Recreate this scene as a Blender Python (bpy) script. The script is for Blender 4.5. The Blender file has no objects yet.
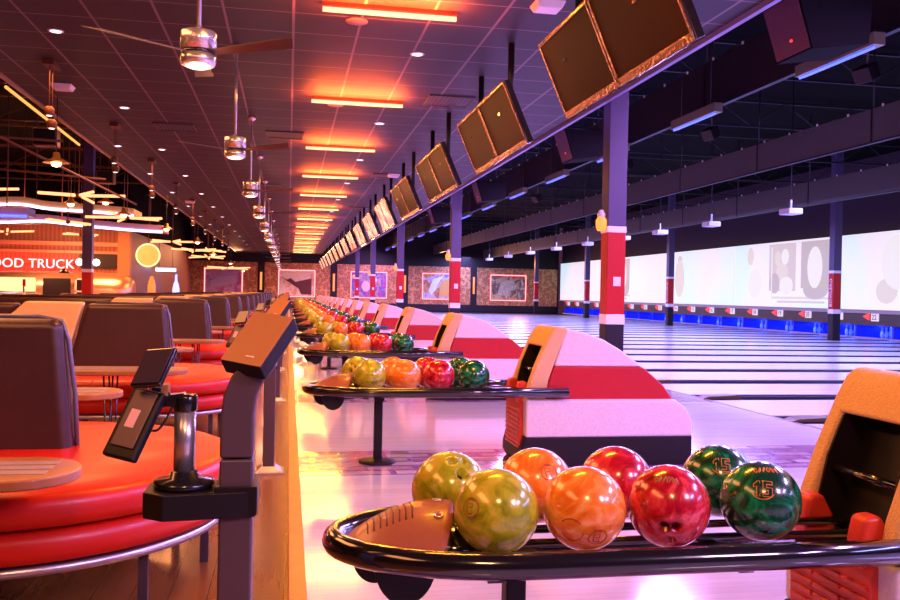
import bpy, math, random
from mathutils import Vector, Matrix
random.seed(7)
PI = math.pi
scene = bpy.context.scene
col = scene.collection
ORD = ['nearest', 'second nearest', 'third nearest', 'fourth nearest', 'fifth nearest', 'sixth nearest', 'seventh nearest',
       'eighth nearest', 'ninth nearest', 'tenth nearest', 'eleventh nearest', 'twelfth nearest', 'thirteenth nearest',
       'fourteenth nearest', 'fifteenth nearest', 'sixteenth nearest', 'seventeenth nearest', 'eighteenth nearest',
       'nineteenth nearest', 'twentieth nearest', 'twenty-first nearest', 'twenty-second nearest', 'twenty-third nearest',
       'twenty-fourth nearest', 'twenty-fifth nearest', 'twenty-sixth nearest', 'twenty-seventh nearest',
       'twenty-eighth nearest', 'twenty-ninth nearest', 'thirtieth nearest', 'thirty-first nearest']
S = 3.6          # pitch of a pair of lanes
YR = 2.27        # centre line of the nearest ball return
YW = 58.0        # far wall
XS = 18.4        # wall with the screens

# ------------------------------------------------------------------ materials
MATS = {}
def mat(name, color=(.5, .5, .5), rough=.5, metal=0., emis=None, es=0., coat=0., var=0., vscale=20., bump=0., bscale=60., spec=.5):
    if name in MATS: return MATS[name]
    m = bpy.data.materials.new(name); m.use_nodes = True
    nt = m.node_tree; b = nt.nodes['Principled BSDF']
    b.inputs['Base Color'].default_value = (*color, 1); b.inputs['Roughness'].default_value = rough
    b.inputs['Metallic'].default_value = metal; b.inputs['Coat Weight'].default_value = coat
    b.inputs['Coat Roughness'].default_value = .05
    b.inputs['Specular IOR Level'].default_value = spec
    if emis:
        b.inputs['Emission Color'].default_value = (*emis, 1); b.inputs['Emission Strength'].default_value = es
    tc = nt.nodes.new('ShaderNodeTexCoord')
    if var > 0 or True:
        n = nt.nodes.new('ShaderNodeTexNoise'); n.inputs['Scale'].default_value = vscale; n.inputs['Detail'].default_value = 4
        nt.links.new(tc.outputs['Object'], n.inputs['Vector'])
        mx = nt.nodes.new('ShaderNodeMix'); mx.data_type = 'RGBA'
        v = max(var, .02)
        mx.inputs['A'].default_value = (*[c * (1 - v) for c in color], 1)
        mx.inputs['B'].default_value = (*[min(1, c * (1 + v)) for c in color], 1)
        nt.links.new(n.outputs['Fac'], mx.inputs['Factor']); nt.links.new(mx.outputs['Result'], b.inputs['Base Color'])
    if bump > 0:
        n2 = nt.nodes.new('ShaderNodeTexNoise'); n2.inputs['Scale'].default_value = bscale; n2.inputs['Detail'].default_value = 3
        nt.links.new(tc.outputs['Object'], n2.inputs['Vector'])
        bp = nt.nodes.new('ShaderNodeBump'); bp.inputs['Strength'].default_value = bump; bp.inputs['Distance'].default_value = .01
        nt.links.new(n2.outputs['Fac'], bp.inputs['Height']); nt.links.new(bp.outputs['Normal'], b.inputs['Normal'])
    MATS[name] = m
    return m

def glow(name, color, strength):
    if name in MATS: return MATS[name]
    m = bpy.data.materials.new(name); m.use_nodes = True
    nt = m.node_tree; b = nt.nodes['Principled BSDF']
    b.inputs['Base Color'].default_value = (*[c * .15 for c in color], 1)
    b.inputs['Emission Color'].default_value = (*color, 1); b.inputs['Emission Strength'].default_value = strength
    MATS[name] = m
    return m

def nodes(m): nt = m.node_tree; return nt, nt.nodes['Principled BSDF']
def mathn(nt, op, a, b=None, c=None):
    n = nt.nodes.new('ShaderNodeMath'); n.operation = op
    for i, v in enumerate((a, b, c)):
        if v is None: continue
        if isinstance(v, (int, float)): n.inputs[i].default_value = v
        else: nt.links.new(v, n.inputs[i])
    return n.outputs[0]
def mixc(nt, fac, a, b):
    n = nt.nodes.new('ShaderNodeMix'); n.data_type = 'RGBA'
    if isinstance(fac, (int, float)): n.inputs['Factor'].default_value = fac
    else: nt.links.new(fac, n.inputs['Factor'])
    for k, v in (('A', a), ('B', b)):
        if isinstance(v, tuple): n.inputs[k].default_value = (*v, 1)
        else: nt.links.new(v, n.inputs[k])
    return n.outputs['Result']
def ramp(nt, fac, stops):
    n = nt.nodes.new('ShaderNodeValToRGB'); e = n.color_ramp.elements
    while len(e) > 1: e.remove(e[-1])
    e[0].position = stops[0][0]; e[0].color = (*stops[0][1], 1)
    for p, c in stops[1:]:
        q = e.new(p); q.color = (*c, 1)
    nt.links.new(fac, n.inputs['Fac']); return n.outputs['Color']

def wood_mat(name, c1, c2, along='Y', plank=.12, rough=.3, length=1.2, inlay=False, coat=.0):
    m = bpy.data.materials.new(name); m.use_nodes = True; nt, b = nodes(m)
    g = nt.nodes.new('ShaderNodeNewGeometry'); sp = nt.nodes.new('ShaderNodeSeparateXYZ')
    nt.links.new(g.outputs['Position'], sp.inputs[0])
    X, Y = sp.outputs[0], sp.outputs[1]
    u, v = (X, Y) if along == 'Y' else (Y, X)
    row = mathn(nt, 'FLOOR', mathn(nt, 'DIVIDE', u, plank))
    wn = nt.nodes.new('ShaderNodeTexWhiteNoise'); wn.noise_dimensions = '1D'; nt.links.new(row, wn.inputs['W'])
    seg = mathn(nt, 'FLOOR', mathn(nt, 'ADD', mathn(nt, 'DIVIDE', v, length), mathn(nt, 'MULTIPLY', wn.outputs['Value'], 5.)))
    cb = nt.nodes.new('ShaderNodeCombineXYZ'); nt.links.new(row, cb.inputs[0]); nt.links.new(seg, cb.inputs[1])
    wn2 = nt.nodes.new('ShaderNodeTexWhiteNoise'); nt.links.new(cb.outputs[0], wn2.inputs['Vector'])
    cb2 = nt.nodes.new('ShaderNodeCombineXYZ')
    nt.links.new(mathn(nt, 'MULTIPLY', u, 30.), cb2.inputs[0]); nt.links.new(mathn(nt, 'MULTIPLY', v, 1.5), cb2.inputs[1]); nt.links.new(wn2.outputs['Value'], cb2.inputs[2])
    nz = nt.nodes.new('ShaderNodeTexNoise'); nz.inputs['Scale'].default_value = 1.5; nz.inputs['Detail'].default_value = 5
    nt.links.new(cb2.outputs[0], nz.inputs['Vector'])
    f = mathn(nt, 'ADD', mathn(nt, 'MULTIPLY', wn2.outputs['Value'], .5), mathn(nt, 'MULTIPLY', nz.outputs['Fac'], .5))
    c = mixc(nt, f, c1, c2)
    edge = mathn(nt, 'LESS_THAN', mathn(nt, 'FRACT', mathn(nt, 'DIVIDE', u, plank)), .03)
    c = mixc(nt, mathn(nt, 'MULTIPLY', edge, .5), c, tuple(x * .3 for x in c1))
    if inlay:   # patterned vinyl band laid across the approach under each ball return
        fy = mathn(nt, 'MULTIPLY', mathn(nt, 'FRACT', mathn(nt, 'DIVIDE', mathn(nt, 'SUBTRACT', Y, YR - S / 2), S)), S)
        d = mathn(nt, 'ABSOLUTE', mathn(nt, 'SUBTRACT', fy, S / 2))
        band = mathn(nt, 'LESS_THAN', d, .42)
        ck = nt.nodes.new('ShaderNodeTexBrick'); ck.inputs['Scale'].default_value = 1.
        ck.inputs['Brick Width'].default_value = .34; ck.inputs['Row Height'].default_value = .14
        ck.inputs['Mortar Size'].default_value = .022; ck.inputs['Mortar Smooth'].default_value = .1
        ck.inputs['Color1'].default_value = (.80, .66, .74, 1); ck.inputs['Color2'].default_value = (.34, .14, .40, 1)
        ck.inputs['Mortar'].default_value = (.26, .09, .32, 1)
        nt.links.new(g.outputs['Position'], ck.inputs['Vector'])
        c = mixc(nt, mathn(nt, 'MULTIPLY', band, .95), c, ck.outputs['Color'])
    nt.links.new(c, b.inputs['Base Color']); b.inputs['Roughness'].default_value = rough
    b.inputs['Coat Weight'].default_value = coat; b.inputs['Coat Roughness'].default_value = .08
    MATS[name] = m
    return m

def ball_mat(name, c1, c2, c3):
    m = bpy.data.materials.new(name); m.use_nodes = True; nt, b = nodes(m)
    tc = nt.nodes.new('ShaderNodeTexCoord'); oi = nt.nodes.new('ShaderNodeObjectInfo')
    sc_ = nt.nodes.new('ShaderNodeVectorMath'); sc_.operation = 'ADD'
    cb = nt.nodes.new('ShaderNodeCombineXYZ')
    for i in range(3): nt.links.new(mathn(nt, 'MULTIPLY', oi.outputs['Random'], 3. + i), cb.inputs[i])
    nt.links.new(tc.outputs['Object'], sc_.inputs[0]); nt.links.new(cb.outputs[0], sc_.inputs[1])
    n = nt.nodes.new('ShaderNodeTexNoise'); n.inputs['Scale'].default_value = 9; n.inputs['Detail'].default_value = 6
    n.inputs['Distortion'].default_value = 2.6; n.inputs['Roughness'].default_value = .62
    nt.links.new(sc_.outputs[0], n.inputs['Vector'])
    c = ramp(nt, n.outputs['Fac'], [(.30, c1), (.5, c2), (.64, c3), (.72, c2)])
    nt.links.new(c, b.inputs['Base Color'])
    b.inputs['Roughness'].default_value = .22; b.inputs['Coat Weight'].default_value = .7; b.inputs['Coat Roughness'].default_value = .06
    b.inputs['Metallic'].default_value = .05
    MATS[name] = m
    return m

M = dict(
    black=mat('black metal', (.012, .010, .012), .22, .0, coat=.5),
    rail=mat('black enamelled rail', (.010, .008, .010), .16, .2, coat=1.),
    chrome=mat('brushed nickel', (.80, .74, .76), .26, .75),
    darkplastic=mat('dark plastic', (.010, .007, .009), .42, spec=.25),
    brownplastic=mat('rust brown plastic', (.36, .10, .055), .38, coat=.25, var=.1, vscale=60),
    hoodwhite=mat('speckled white moulding', (.74, .62, .76), .45, var=.22, vscale=90, bump=.15, bscale=200),
    hoodred=mat('red hood panel', (.50, .006, .014), .32, coat=.3, var=.08),
    rim=mat('textured cream rim', (.78, .44, .24), .6, var=.25, vscale=120, bump=.5, bscale=160),
    hoodbase=mat('charcoal hood base', (.012, .007, .013), .5, var=.3, spec=.25),
    redplastic=mat('red ribbed plastic', (.70, .05, .03), .4),
    vinyl=mat('red vinyl', (.60, .010, .002), .38, coat=.05, var=.12, vscale=5, bump=.12, bscale=12),
    brownvinyl=mat('dark brown vinyl', (.055, .020, .018), .34, var=.2, vscale=6, bump=.12, bscale=25),
    tanvinyl=mat('tan vinyl', (.88, .60, .20), .5, var=.06, vscale=6),
    piping=mat('grey piping', (.16, .15, .22), .35, .3),
    steel=mat('grey steel', (.11, .07, .085), .42, .4),
    satin=mat('satin aluminium', (.62, .60, .66), .3, .85),
    tablewood=mat('table edge wood', (.40, .15, .05), .35, var=.3, vscale=14, coat=.3),
    tabletop=mat('grey striped laminate', (.34, .27, .25), .35, var=.2, vscale=30),
    tan=mat('tan reflection screen glass', (.50, .21, .065), .35, coat=.3, var=.05),  # tan is reflected ceiling light put into the glass colour
    label=mat('pale sticker', (.85, .75, .8), .5),
    columnpaint=mat('grey column paint', (.085, .06, .13), .45, spec=.3),
    columndark=mat('dark column paint', (.018, .012, .018), .5, spec=.25),
    colred=mat('red column band', (.50, .010, .010), .45, spec=.3),
    colwhite=mat('white column band', (.85, .8, .85), .45),
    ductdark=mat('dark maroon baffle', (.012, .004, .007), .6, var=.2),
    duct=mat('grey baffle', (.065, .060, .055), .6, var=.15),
    roof=mat('black roof deck', (.003, .002, .003), .9, spec=.05),
    truss=mat('orange lit truss steel', (.12, .035, .015), .5, .3),  # orange light on the left roof steel is put into this tone
    darktruss=mat('dark truss steel', (.018, .014, .026), .5, .3),
    tvframe=mat('glossy tv bezel', (.02, .012, .010), .1, .5, coat=1.),
    tvscreen=mat('switched off tv glass', (.032, .006, .0015), .35, spec=.04),  # brown base stands in for orange light reflected in the glass
    white=mat('white plastic', (.8, .76, .8), .4),
    blade=mat('fan blade wood', (.05, .014, .012), .4),
    maskunit=mat('masking unit grey', (.085, .065, .05), .5),
    curb=mat('pale pit kerb', (.55, .45, .40), .5),
    pin=mat('cyan lit pin white', (.5, .85, .98), .3),  # cyan light on the white pins is put into their colour
    bluepanel=glow('blue lit pin deck', (.0, .012, .75), 1.2),  # for the back cushion, which glows in place of blue deck light
    bluetube=glow('blue led strip', (.03, .05, 1.), 6.),
    tube=glow('orange light tube', (1., .66, .36), 1.3),
    tubehot=glow('orange hanging tube', (1., .30, .12), 2.4),
    led=glow('warm led disc', (1., .72, .60), 2.5),
    downlight=glow('cool downlight', (.9, .75, 1.), 6.),
    neonred=glow('red neon', (.95, .01, .03), 1.1),
    neonwhite=glow('pink white neon', (1., .72, .70), 1.4),
    sconce=glow('orange sconce tube', (1., .22, .06), 1.6),
    beacon=glow('orange beacon', (1., .26, .04), 1.6),
    redlens=glow('red arrow lamp', (1., .03, .03), 2.5),
    sign=glow('lit lane number plate', (.75, .6, .85), .9),
    cyan=glow('cyan lane lamp', (.02, .55, 1.), 2.5),
)
wood_mat('walkway wood', (.15, .048, .012), (.30, .105, .028), 'Y', .14, .24, coat=.2)
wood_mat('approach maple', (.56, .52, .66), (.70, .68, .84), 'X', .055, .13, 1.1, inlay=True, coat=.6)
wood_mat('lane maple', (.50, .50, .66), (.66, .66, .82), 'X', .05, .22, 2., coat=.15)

# ------------------------------------------------------------------ geometry collector
class MB:
    def __init__(s): s.v = []; s.f = []; s.sm = []; s.mi = []
    def add(s, vs, fs, smooth=False, mi=0):
        o = len(s.v); s.v += [tuple(p) for p in vs]
        for f in fs: s.f.append(tuple(i + o for i in f)); s.sm.append(smooth); s.mi.append(mi)
        return s
    def box(s, x0, x1, y0, y1, z0, z1, mi=0):
        vs = [(x, y, z) for x in (x0, x1) for y in (y0, y1) for z in (z0, z1)]
        return s.add(vs, [(0, 1, 3, 2), (4, 6, 7, 5), (0, 4, 5, 1), (2, 3, 7, 6), (0, 2, 6, 4), (1, 5, 7, 3)], mi=mi)
    def prism(s, poly, y0, y1, mi=0, smooth=False):      # polygon in XZ extruded along Y
        n = len(poly); vs = [(x, y0, z) for x, z in poly] + [(x, y1, z) for x, z in poly]
        return s.add(vs, [tuple(range(n)), tuple(range(2 * n - 1, n - 1, -1))], False, mi).add(vs, [(i, i + n, (i + 1) % n + n, (i + 1) % n) for i in range(n)], smooth, mi)
    def slab(s, poly, z0, z1, mi=0, smooth=False):      # polygon in XY extruded along Z
        n = len(poly); vs = [(x, y, z0) for x, y in poly] + [(x, y, z1) for x, y in poly]
        return s.add(vs, [tuple(range(n - 1, -1, -1)), tuple(range(n, 2 * n))], False, mi).add(vs, [(i, (i + 1) % n, (i + 1) % n + n, i + n) for i in range(n)], smooth, mi)
    def tube(s, pts, r, n=10, closed=False, cap=True, mi=0):
        pts = [Vector(p) for p in pts]; N = len(pts); rs = r if isinstance(r, (list, tuple)) else [r] * N
        vs = []; up = None
        for i, p in enumerate(pts):
            if closed: t = (pts[(i + 1) % N] - pts[i - 1])
            else: t = pts[min(i + 1, N - 1)] - pts[max(i - 1, 0)]
            t.normalize()
            if up is None: up = Vector((0, 0, 1)) if abs(t.z) < .9 else Vector((1, 0, 0))
            a = t.cross(up); a.normalize(); b = a.cross(t); b.normalize(); up = b
            for k in range(n):
                w = 2 * PI * k / n; vs.append(p + (a * math.cos(w) + b * math.sin(w)) * rs[i])
        fs = []
        for i in range(N if closed else N - 1):
            j = (i + 1) % N
            for k in range(n): fs.append((i * n + k, i * n + (k + 1) % n, j * n + (k + 1) % n, j * n + k))
        s.add(vs, fs, True, mi)
        if cap and not closed:
            s.add(vs[:n], [tuple(range(n - 1, -1, -1))], False, mi); s.add(vs[-n:], [tuple(range(n))], False, mi)
        return s
    def cyl(s, a, b, r, n=14, mi=0): return s.tube([a, b], r, n, mi=mi)
    def lathe(s, prof, c=(0, 0, 0), n=24, mi=0, sy=1.):   # profile (r,z)
        vs = [(c[0] + r * math.cos(2 * PI * k / n), c[1] + sy * r * math.sin(2 * PI * k / n), c[2] + z) for r, z in prof for k in range(n)]
        fs = [(i * n + k, i * n + (k + 1) % n, (i + 1) * n + (k + 1) % n, (i + 1) * n + k) for i in range(len(prof) - 1) for k in range(n)]
        s.add(vs, fs, True, mi)
        if prof[0][0] > 1e-4: s.add(vs[:n], [tuple(range(n - 1, -1, -1))], False, mi)
        if prof[-1][0] > 1e-4: s.add(vs[-n:], [tuple(range(n))], False, mi)
        return s
    def quadbox(s, P, w, h, t):    # box from corner P spanned by three vectors
        P, w, h, t = map(Vector, (P, w, h, t))
        vs = [P + w * i + h * j + t * k for i in (0, 1) for j in (0, 1) for k in (0, 1)]
        return s.add(vs, [(0, 1, 3, 2), (4, 6, 7, 5), (0, 4, 5, 1), (2, 3, 7, 6), (0, 2, 6, 4), (1, 5, 7, 3)])
    def build(s, name, m, parent=None, bevel=0., seg=2, sub=0):
        me = bpy.data.meshes.new(name); me.from_pydata(s.v, [], s.f)
        me.polygons.foreach_set('use_smooth', [bool(x) for x in s.sm]); me.polygons.foreach_set('material_index', s.mi)
        for k in (m if isinstance(m, (list, tuple)) else [m]): me.materials.append(M[k] if isinstance(k, str) and k in M else (MATS[k] if isinstance(k, str) else k))
        import bmesh
        bm = bmesh.new(); bm.from_mesh(me); bmesh.ops.remove_doubles(bm, verts=bm.verts, dist=1e-5)
        bmesh.ops.recalc_face_normals(bm, faces=bm.faces); bm.to_mesh(me); bm.free()
        o = bpy.data.objects.new(name, me); col.objects.link(o)
        if parent: o.parent = parent
        if bevel > 0:
            b = o.modifiers.new('bevel', 'BEVEL'); b.width = bevel; b.segments = seg; b.limit_method = 'ANGLE'; b.angle_limit = .6
            me.polygons.foreach_set('use_smooth', [True] * len(me.polygons))
            b.harden_normals = True
        if sub: q = o.modifiers.new('sub', 'SUBSURF'); q.levels = sub; q.render_levels = sub
        return o

def tag(o, label, cat, group=None, loc=None, rz=None):
    o['label'] = label; o['category'] = cat
    if group: o['group'] = group
    if loc is not None: o.location = loc
    if rz is not None: o.rotation_euler = (0, 0, rz)
    return o
def thing(name, label, cat, loc=(0, 0, 0), rz=0, group=None):
    o = bpy.data.objects.new(name, None); o.empty_display_size = .1; col.objects.link(o)
    return tag(o, label, cat, group, loc, rz)
def struct(name, mb, m, bevel=0):
    o = mb.build(name, m, None, bevel); o['kind'] = 'structure'; return o
def dup(root, loc, label, rz=None, group=None):
    def cp(o, par):
        c = o.copy(); col.objects.link(c); c.parent = par
        for ch in list(o.children): cp(ch, c)
        return c
    r = cp(root, None); r.location = loc; r['label'] = label
    if rz is not None: r.rotation_euler = (0, 0, rz)
    if group: r['group'] = group
    return r
def text_mesh(txt, size, depth=.004, spacing=1.):
    cu = bpy.data.curves.new('lettering', 'FONT'); cu.body = txt; cu.size = size; cu.extrude = depth / 2
    cu.align_x = 'CENTER'; cu.align_y = 'CENTER'; cu.space_character = spacing; cu.resolution_u = 3
    o = bpy.data.objects.new('lettering', cu); me = bpy.data.meshes.new_from_object(o)
    bpy.data.objects.remove(o); return me
def text_obj(name, txt, size, m, parent, loc, right, up, depth=.004, spacing=1.):
    me = text_mesh(txt, size, depth, spacing)
    r = Vector(right).normalized(); u = Vector(up).normalized(); n = r.cross(u)
    T = Matrix((( r.x, u.x, n.x, loc[0]), (r.y, u.y, n.y, loc[1]), (r.z, u.z, n.z, loc[2]), (0, 0, 0, 1)))
    me.transform(T); me.materials.clear(); me.materials.append(M[m])
    o = bpy.data.objects.new(name, me); col.objects.link(o)
    if parent: o.parent = parent
    return o
def clip(poly, z, above):
    out = []
    for i in range(len(poly)):
        a, b = poly[i], poly[(i + 1) % len(poly)]
        ia = (a[1] >= z) == above; ib = (b[1] >= z) == above
        if ia: out.append(a)
        if ia != ib:
            t = (z - a[1]) / (b[1] - a[1]); out.append((a[0] + t * (b[0] - a[0]), z))
    return out
def smooth_path(pts, k=6):
    P = [Vector(p) for p in pts]; out = []
    for i in range(len(P) - 1):
        p0 = P[max(i - 1, 0)]; p1 = P[i]; p2 = P[i + 1]; p3 = P[min(i + 2, len(P) - 1)]
        for j in range(k):
            t = j / k
            out.append(.5 * ((2 * p1) + (p2 - p0) * t + (2 * p0 - 5 * p1 + 4 * p2 - p3) * t * t + (3 * p1 - p0 - 3 * p2 + p3) * t ** 3))
    out.append(P[-1]); return out

# ------------------------------------------------------------------ setting
struct('floor', MB().box(-22, .02, -6, YW, -.1, 0), 'walkway wood')
struct('floor', MB().box(.09, 4.75, -6, YW, -.1, .004), 'approach maple')
struct('floor', MB().box(4.75, XS + 3.2, -6, YW, -.3, -.06), mat('gutter floor', (.006, .005, .01), .5))
struct('trim_1', MB().box(.02, .09, -6, YW, -.1, .012), mat('copper threshold', (.50, .22, .10), .35, .6, var=.25, vscale=12), .004)
struct('trim_2', MB().box(4.72, 4.75, -6, YW, 0, .006), mat('foul line', (.10, .08, .16), .3))

def ceiling_material():
    m = bpy.data.materials.new('lay in ceiling tiles'); m.use_nodes = True; nt, b = nodes(m)
    g = nt.nodes.new('ShaderNodeNewGeometry'); sp = nt.nodes.new('ShaderNodeSeparateXYZ'); nt.links.new(g.outputs['Position'], sp.inputs[0])
    fx = mathn(nt, 'ABSOLUTE', mathn(nt, 'SUBTRACT', mathn(nt, 'FRACT', mathn(nt, 'DIVIDE', mathn(nt, 'ADD', sp.outputs[0], 30.), .6)), .5))
    fy = mathn(nt, 'ABSOLUTE', mathn(nt, 'SUBTRACT', mathn(nt, 'FRACT', mathn(nt, 'DIVIDE', sp.outputs[1], .6)), .5))
    gx = mathn(nt, 'GREATER_THAN', mathn(nt, 'ABSOLUTE', fx), .48)
    gy = mathn(nt, 'GREATER_THAN', fy, .485)
    gr = mathn(nt, 'MAXIMUM', gx, gy)
    n = nt.nodes.new('ShaderNodeTexNoise'); n.inputs['Scale'].default_value = 60; nt.links.new(g.outputs['Position'], n.inputs['Vector'])
    c = mixc(nt, n.outputs['Fac'], (.009, .0055, .010), (.017, .011, .019))
    c = mixc(nt, gr, c, (.19, .12, .14))
    nt.links.new(c, b.inputs['Base Color']); b.inputs['Roughness'].default_value = .6
    MATS['ceil'] = m
ceiling_material()
XC0, XC1, ZC = -3.3, 3.78, 3.6
struct('ceiling', MB().box(XC0, XC1, -6, YW, ZC, ZC + .16), 'ceil')
struct('trim_3', MB().box(XC1, XC1 + .05, -6, YW, ZC - .05, ZC + .3), mat('painted fascia', (.22, .19, .42), .4))
struct('trim_4', MB().box(XC0 - .05, XC0, -6, YW, ZC - .03, ZC + .3), mat('bronze fascia', (.35, .16, .08), .4))
struct('ceiling', MB().box(-22, XS + 3.2, -6, YW, 5.9, 6.05), 'roof')
struct('wall_back', MB().box(-22, XS + 3.2, -6.2, -6, -.1, 6), mat('dark back wall', (.05, .03, .04), .7))
struct('wall_left', MB().box(-22.2, -22, -6, YW, -.1, 6), mat('red brown side wall', (.14, .05, .035), .7))

def damask():
    m = bpy.data.materials.new('mottled brown wallcovering'); m.use_nodes = True; nt, b = nodes(m)
    g = nt.nodes.new('ShaderNodeNewGeometry')
    v = nt.nodes.new('ShaderNodeTexVoronoi'); v.inputs['Scale'].default_value = 5.; nt.links.new(g.outputs['Position'], v.inputs['Vector'])
    n = nt.nodes.new('ShaderNodeTexNoise'); n.inputs['Scale'].default_value = 6; n.inputs['Distortion'].default_value = 3; nt.links.new(g.outputs['Position'], n.inputs['Vector'])
    f = mathn(nt, 'MULTIPLY', v.outputs['Distance'], n.outputs['Fac'])
    c = ramp(nt, f, [(.1, (.60, .22, .07)), (.2, (.22, .07, .03)), (.35, (.66, .32, .12))])
    nt.links.new(c, b.inputs['Base Color']); b.inputs['Roughness'].default_value = .6
    MATS['damask'] = m
damask()
struct('wall_far', MB().box(-22, XS, YW, YW + .2, -.1, 6), mat('dark far wall', (.010, .005, .008), .8))
for i, x in enumerate((-6.3, -1.55, 3.15, 7.9, 12.6)):
    struct('trim_%d' % (i + 5), MB().box(x, x + 4.3 if i < 4 else XS - .1, YW - .05, YW, .45, 3.0), 'damask')
struct('baseboard_far', MB().box(-6.3, XS, YW - .07, YW, 0, .45), 'columndark')
struct('wall_right', MB().box(XS + .25, XS + .4, -6, YW, .95, 6), mat('plum screen wall', (.035, .015, .028), .8))
struct('wall_pit', MB().box(XS + 3, XS + 3.2, -6, YW, -.3, 1.), mat('dark pit wall', (.01, .01, .03), .7))

# alcove walls round the food truck counter
def slats(name, c1, c2, scale):
    m = bpy.data.materials.new(name); m.use_nodes = True; nt, b = nodes(m)
    g = nt.nodes.new('ShaderNodeNewGeometry'); w = nt.nodes.new('ShaderNodeTexWave'); w.inputs['Scale'].default_value = scale; w.inputs['Distortion'].default_value = .3
    w.bands_direction = 'X'
    nt.links.new(g.outputs['Position'], w.inputs['Vector'])
    nt.links.new(mixc(nt, w.outputs['Fac'], c1, c2), b.inputs['Base Color']); b.inputs['Roughness'].default_value = .5
    MATS[name] = m; return name
struct('wall_alcove_upper', MB().box(-22, -6.2, 36, 36.2, 3.6, 6), 'roof')
struct('wall_alcove', MB().box(-22, -6.2, 36, 36.2, 0, 3.6), slats('rust corrugated panel', (.26, .08, .05), (.38, .13, .08), 2.))
struct('wall_side_upper', MB().box(-6.4, -6.2, 36.2, YW, 3.4, 6), 'roof')
struct('wall_side', MB().box(-6.4, -6.2, 36.2, YW, 0, 3.4), slats('wood side panelling', (.22, .08, .04), (.34, .14, .07), 1.2))
struct('trim_20', MB().box(-16, -6.2, 35.9, 36, 2.75, 2.9), mat('copper rail trim', (.65, .32, .20), .4, .2))
struct('trim_21', MB().box(-16, -6.2, 35.9, 36, 2.45, 2.55), mat('copper rail trim', (.65, .32, .20), .4, .2))
struct('trim_22', MB().box(-6.55, -6.1, 35.6, 36, 0, 3.6), mat('amber pilaster', (.50, .22, .10), .5))
struct('wall_counter', MB().box(-8.0, -6.6, 35.85, 35.99, 1.9, 2.45), mat('dark menu recess', (.01, .008, .01), .4))

# ------------------------------------------------------------------ bowling lanes
for k in range(31):
    yc = YR - S * 2 + S / 4 + (S / 2) * k
    if yc > YW - .8: break
    lane = thing('bowling_lane', 'pale lavender lit bowling lane, %s to the camera of the lanes in view' % (ORD[max(k, 0)]) if k < 31 else '', 'bowling lane', (4.76, yc, 0), 0, 'lanes running to the pins')
    L = XS - .22 - 4.76
    MB().box(0, L, -.62, .62, -.06, .002).build('lane_surface', 'lane maple', lane)
    for sgn in (-1, 1):
        g = MB(); n = 6
        vs = [(x, sgn * (.63 + .125 + .115 * math.cos(PI * j / n)), -.005 - .045 * math.sin(PI * j / n)) for x in (0.02, L) for j in range(n + 1)]
        g.add(vs, [(j, j + 1, j + n + 2, j + n + 1) for j in range(n)], True)
        g.build('gutter', mat('black gutter', (.005, .004, .010), .4, spec=.2), lane)
    cap = MB().prism([(-.06, .004), (.02, .03), (.36, .045), (.42, .03), (.42, 0), (-.06, 0)], .72, .895)
    cap.build('division_cap', mat('bronze cap', (.10, .055, .03), .4, .3), lane, .01)
    MB().box(.42, L, .872, .898, -.03, .012).build('division_strip', mat('lane divider', (.04, .035, .06), .5, spec=.2), lane)

# pin decks: masking unit, numbers, pins
lane_no = 22
k0 = 12
for k in range(6, 31):
    yc = YR + S / 4 + (S / 2) * k
    if yc > YW - 1.2: break
    num = 22 - (k - k0)
    u = thing('pinsetter_masking', 'blue lit pin deck opening below the lane number %d plate' % num, 'pinsetter', (XS, yc, 0), 0, 'pin deck openings under the screens')
    MB().box(-.10, .0, -.86, .94, .42, .86).build('header_panel', 'maskunit', u)
    MB().box(-.14, -.10, -.86, .94, .80, .88).build('header_ledge', 'curb', u)
    MB().box(-.05, 1.7, .86, .94, 0, .42).build('kickback', mat('blue lit kickback', (.02, .04, .75), .4), u)  # blue led light on the kickback is put into its colour
    MB().box(0, 1.78, -.85, .85, -.05, .002).build('pin_deck', mat('blue lit deck boards', (.05, .07, .5), .3), u)  # blue deck light is painted into the boards
    MB().box(1.75, 1.8, -.85, .85, 0, .45).build('back_cushion', 'bluepanel', u)
    MB().box(-.2, .0, -.86, .94, -.02, .04).build('kerb', 'curb', u)
    sg = MB().box(-.15, -.10, -.30, .02, .56, .80).build('number_plate', 'sign', u)
    text_obj('lane_number', str(num), .24, 'columndark', sg, (-.155, -.14, .68), (0, -1, 0), (0, 0, 1))
    ar = MB().add([(-.15, .42, .70), (-.15, .14, .80), (-.15, .14, .60), (-.11, .42, .70), (-.11, .14, .80), (-.11, .14, .60)], [(0, 1, 2), (3, 5, 4), (0, 3, 4, 1), (1, 4, 5, 2), (2, 5, 3, 0)])
    ar.build('arrow_lamp', 'redlens', u)
    MB().box(.2, .6, -.78, -.70, .02, .42).build('deck_light', 'bluetube', u)
    if k < 22 and k > 10:
        pinprof = [(.0, .0), (.028, .0), (.045, .05), (.060, .11), (.052, .18), (.030, .235), (.023, .265), (.032, .30), (.033, .33), (.022, .365), (0, .378)]
        first = None
        for r_ in range(4):
            for q in range(r_ + 1):
                px_, py_ = XS + .25 + r_ * .264, yc + (q - r_ / 2) * .305
                lab = 'white bowling pin standing in a blue lit pin deck below the screens'
                if first is None and 'PIN' not in globals():
                    PIN = tag(MB().lathe(pinprof, n=10).build('bowling_pin', 'pin'), lab, 'bowling pin', 'bowling pins', (px_, py_, .003)); first = PIN
                else:
                    dup(PIN, (px_, py_, .003), lab)

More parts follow.
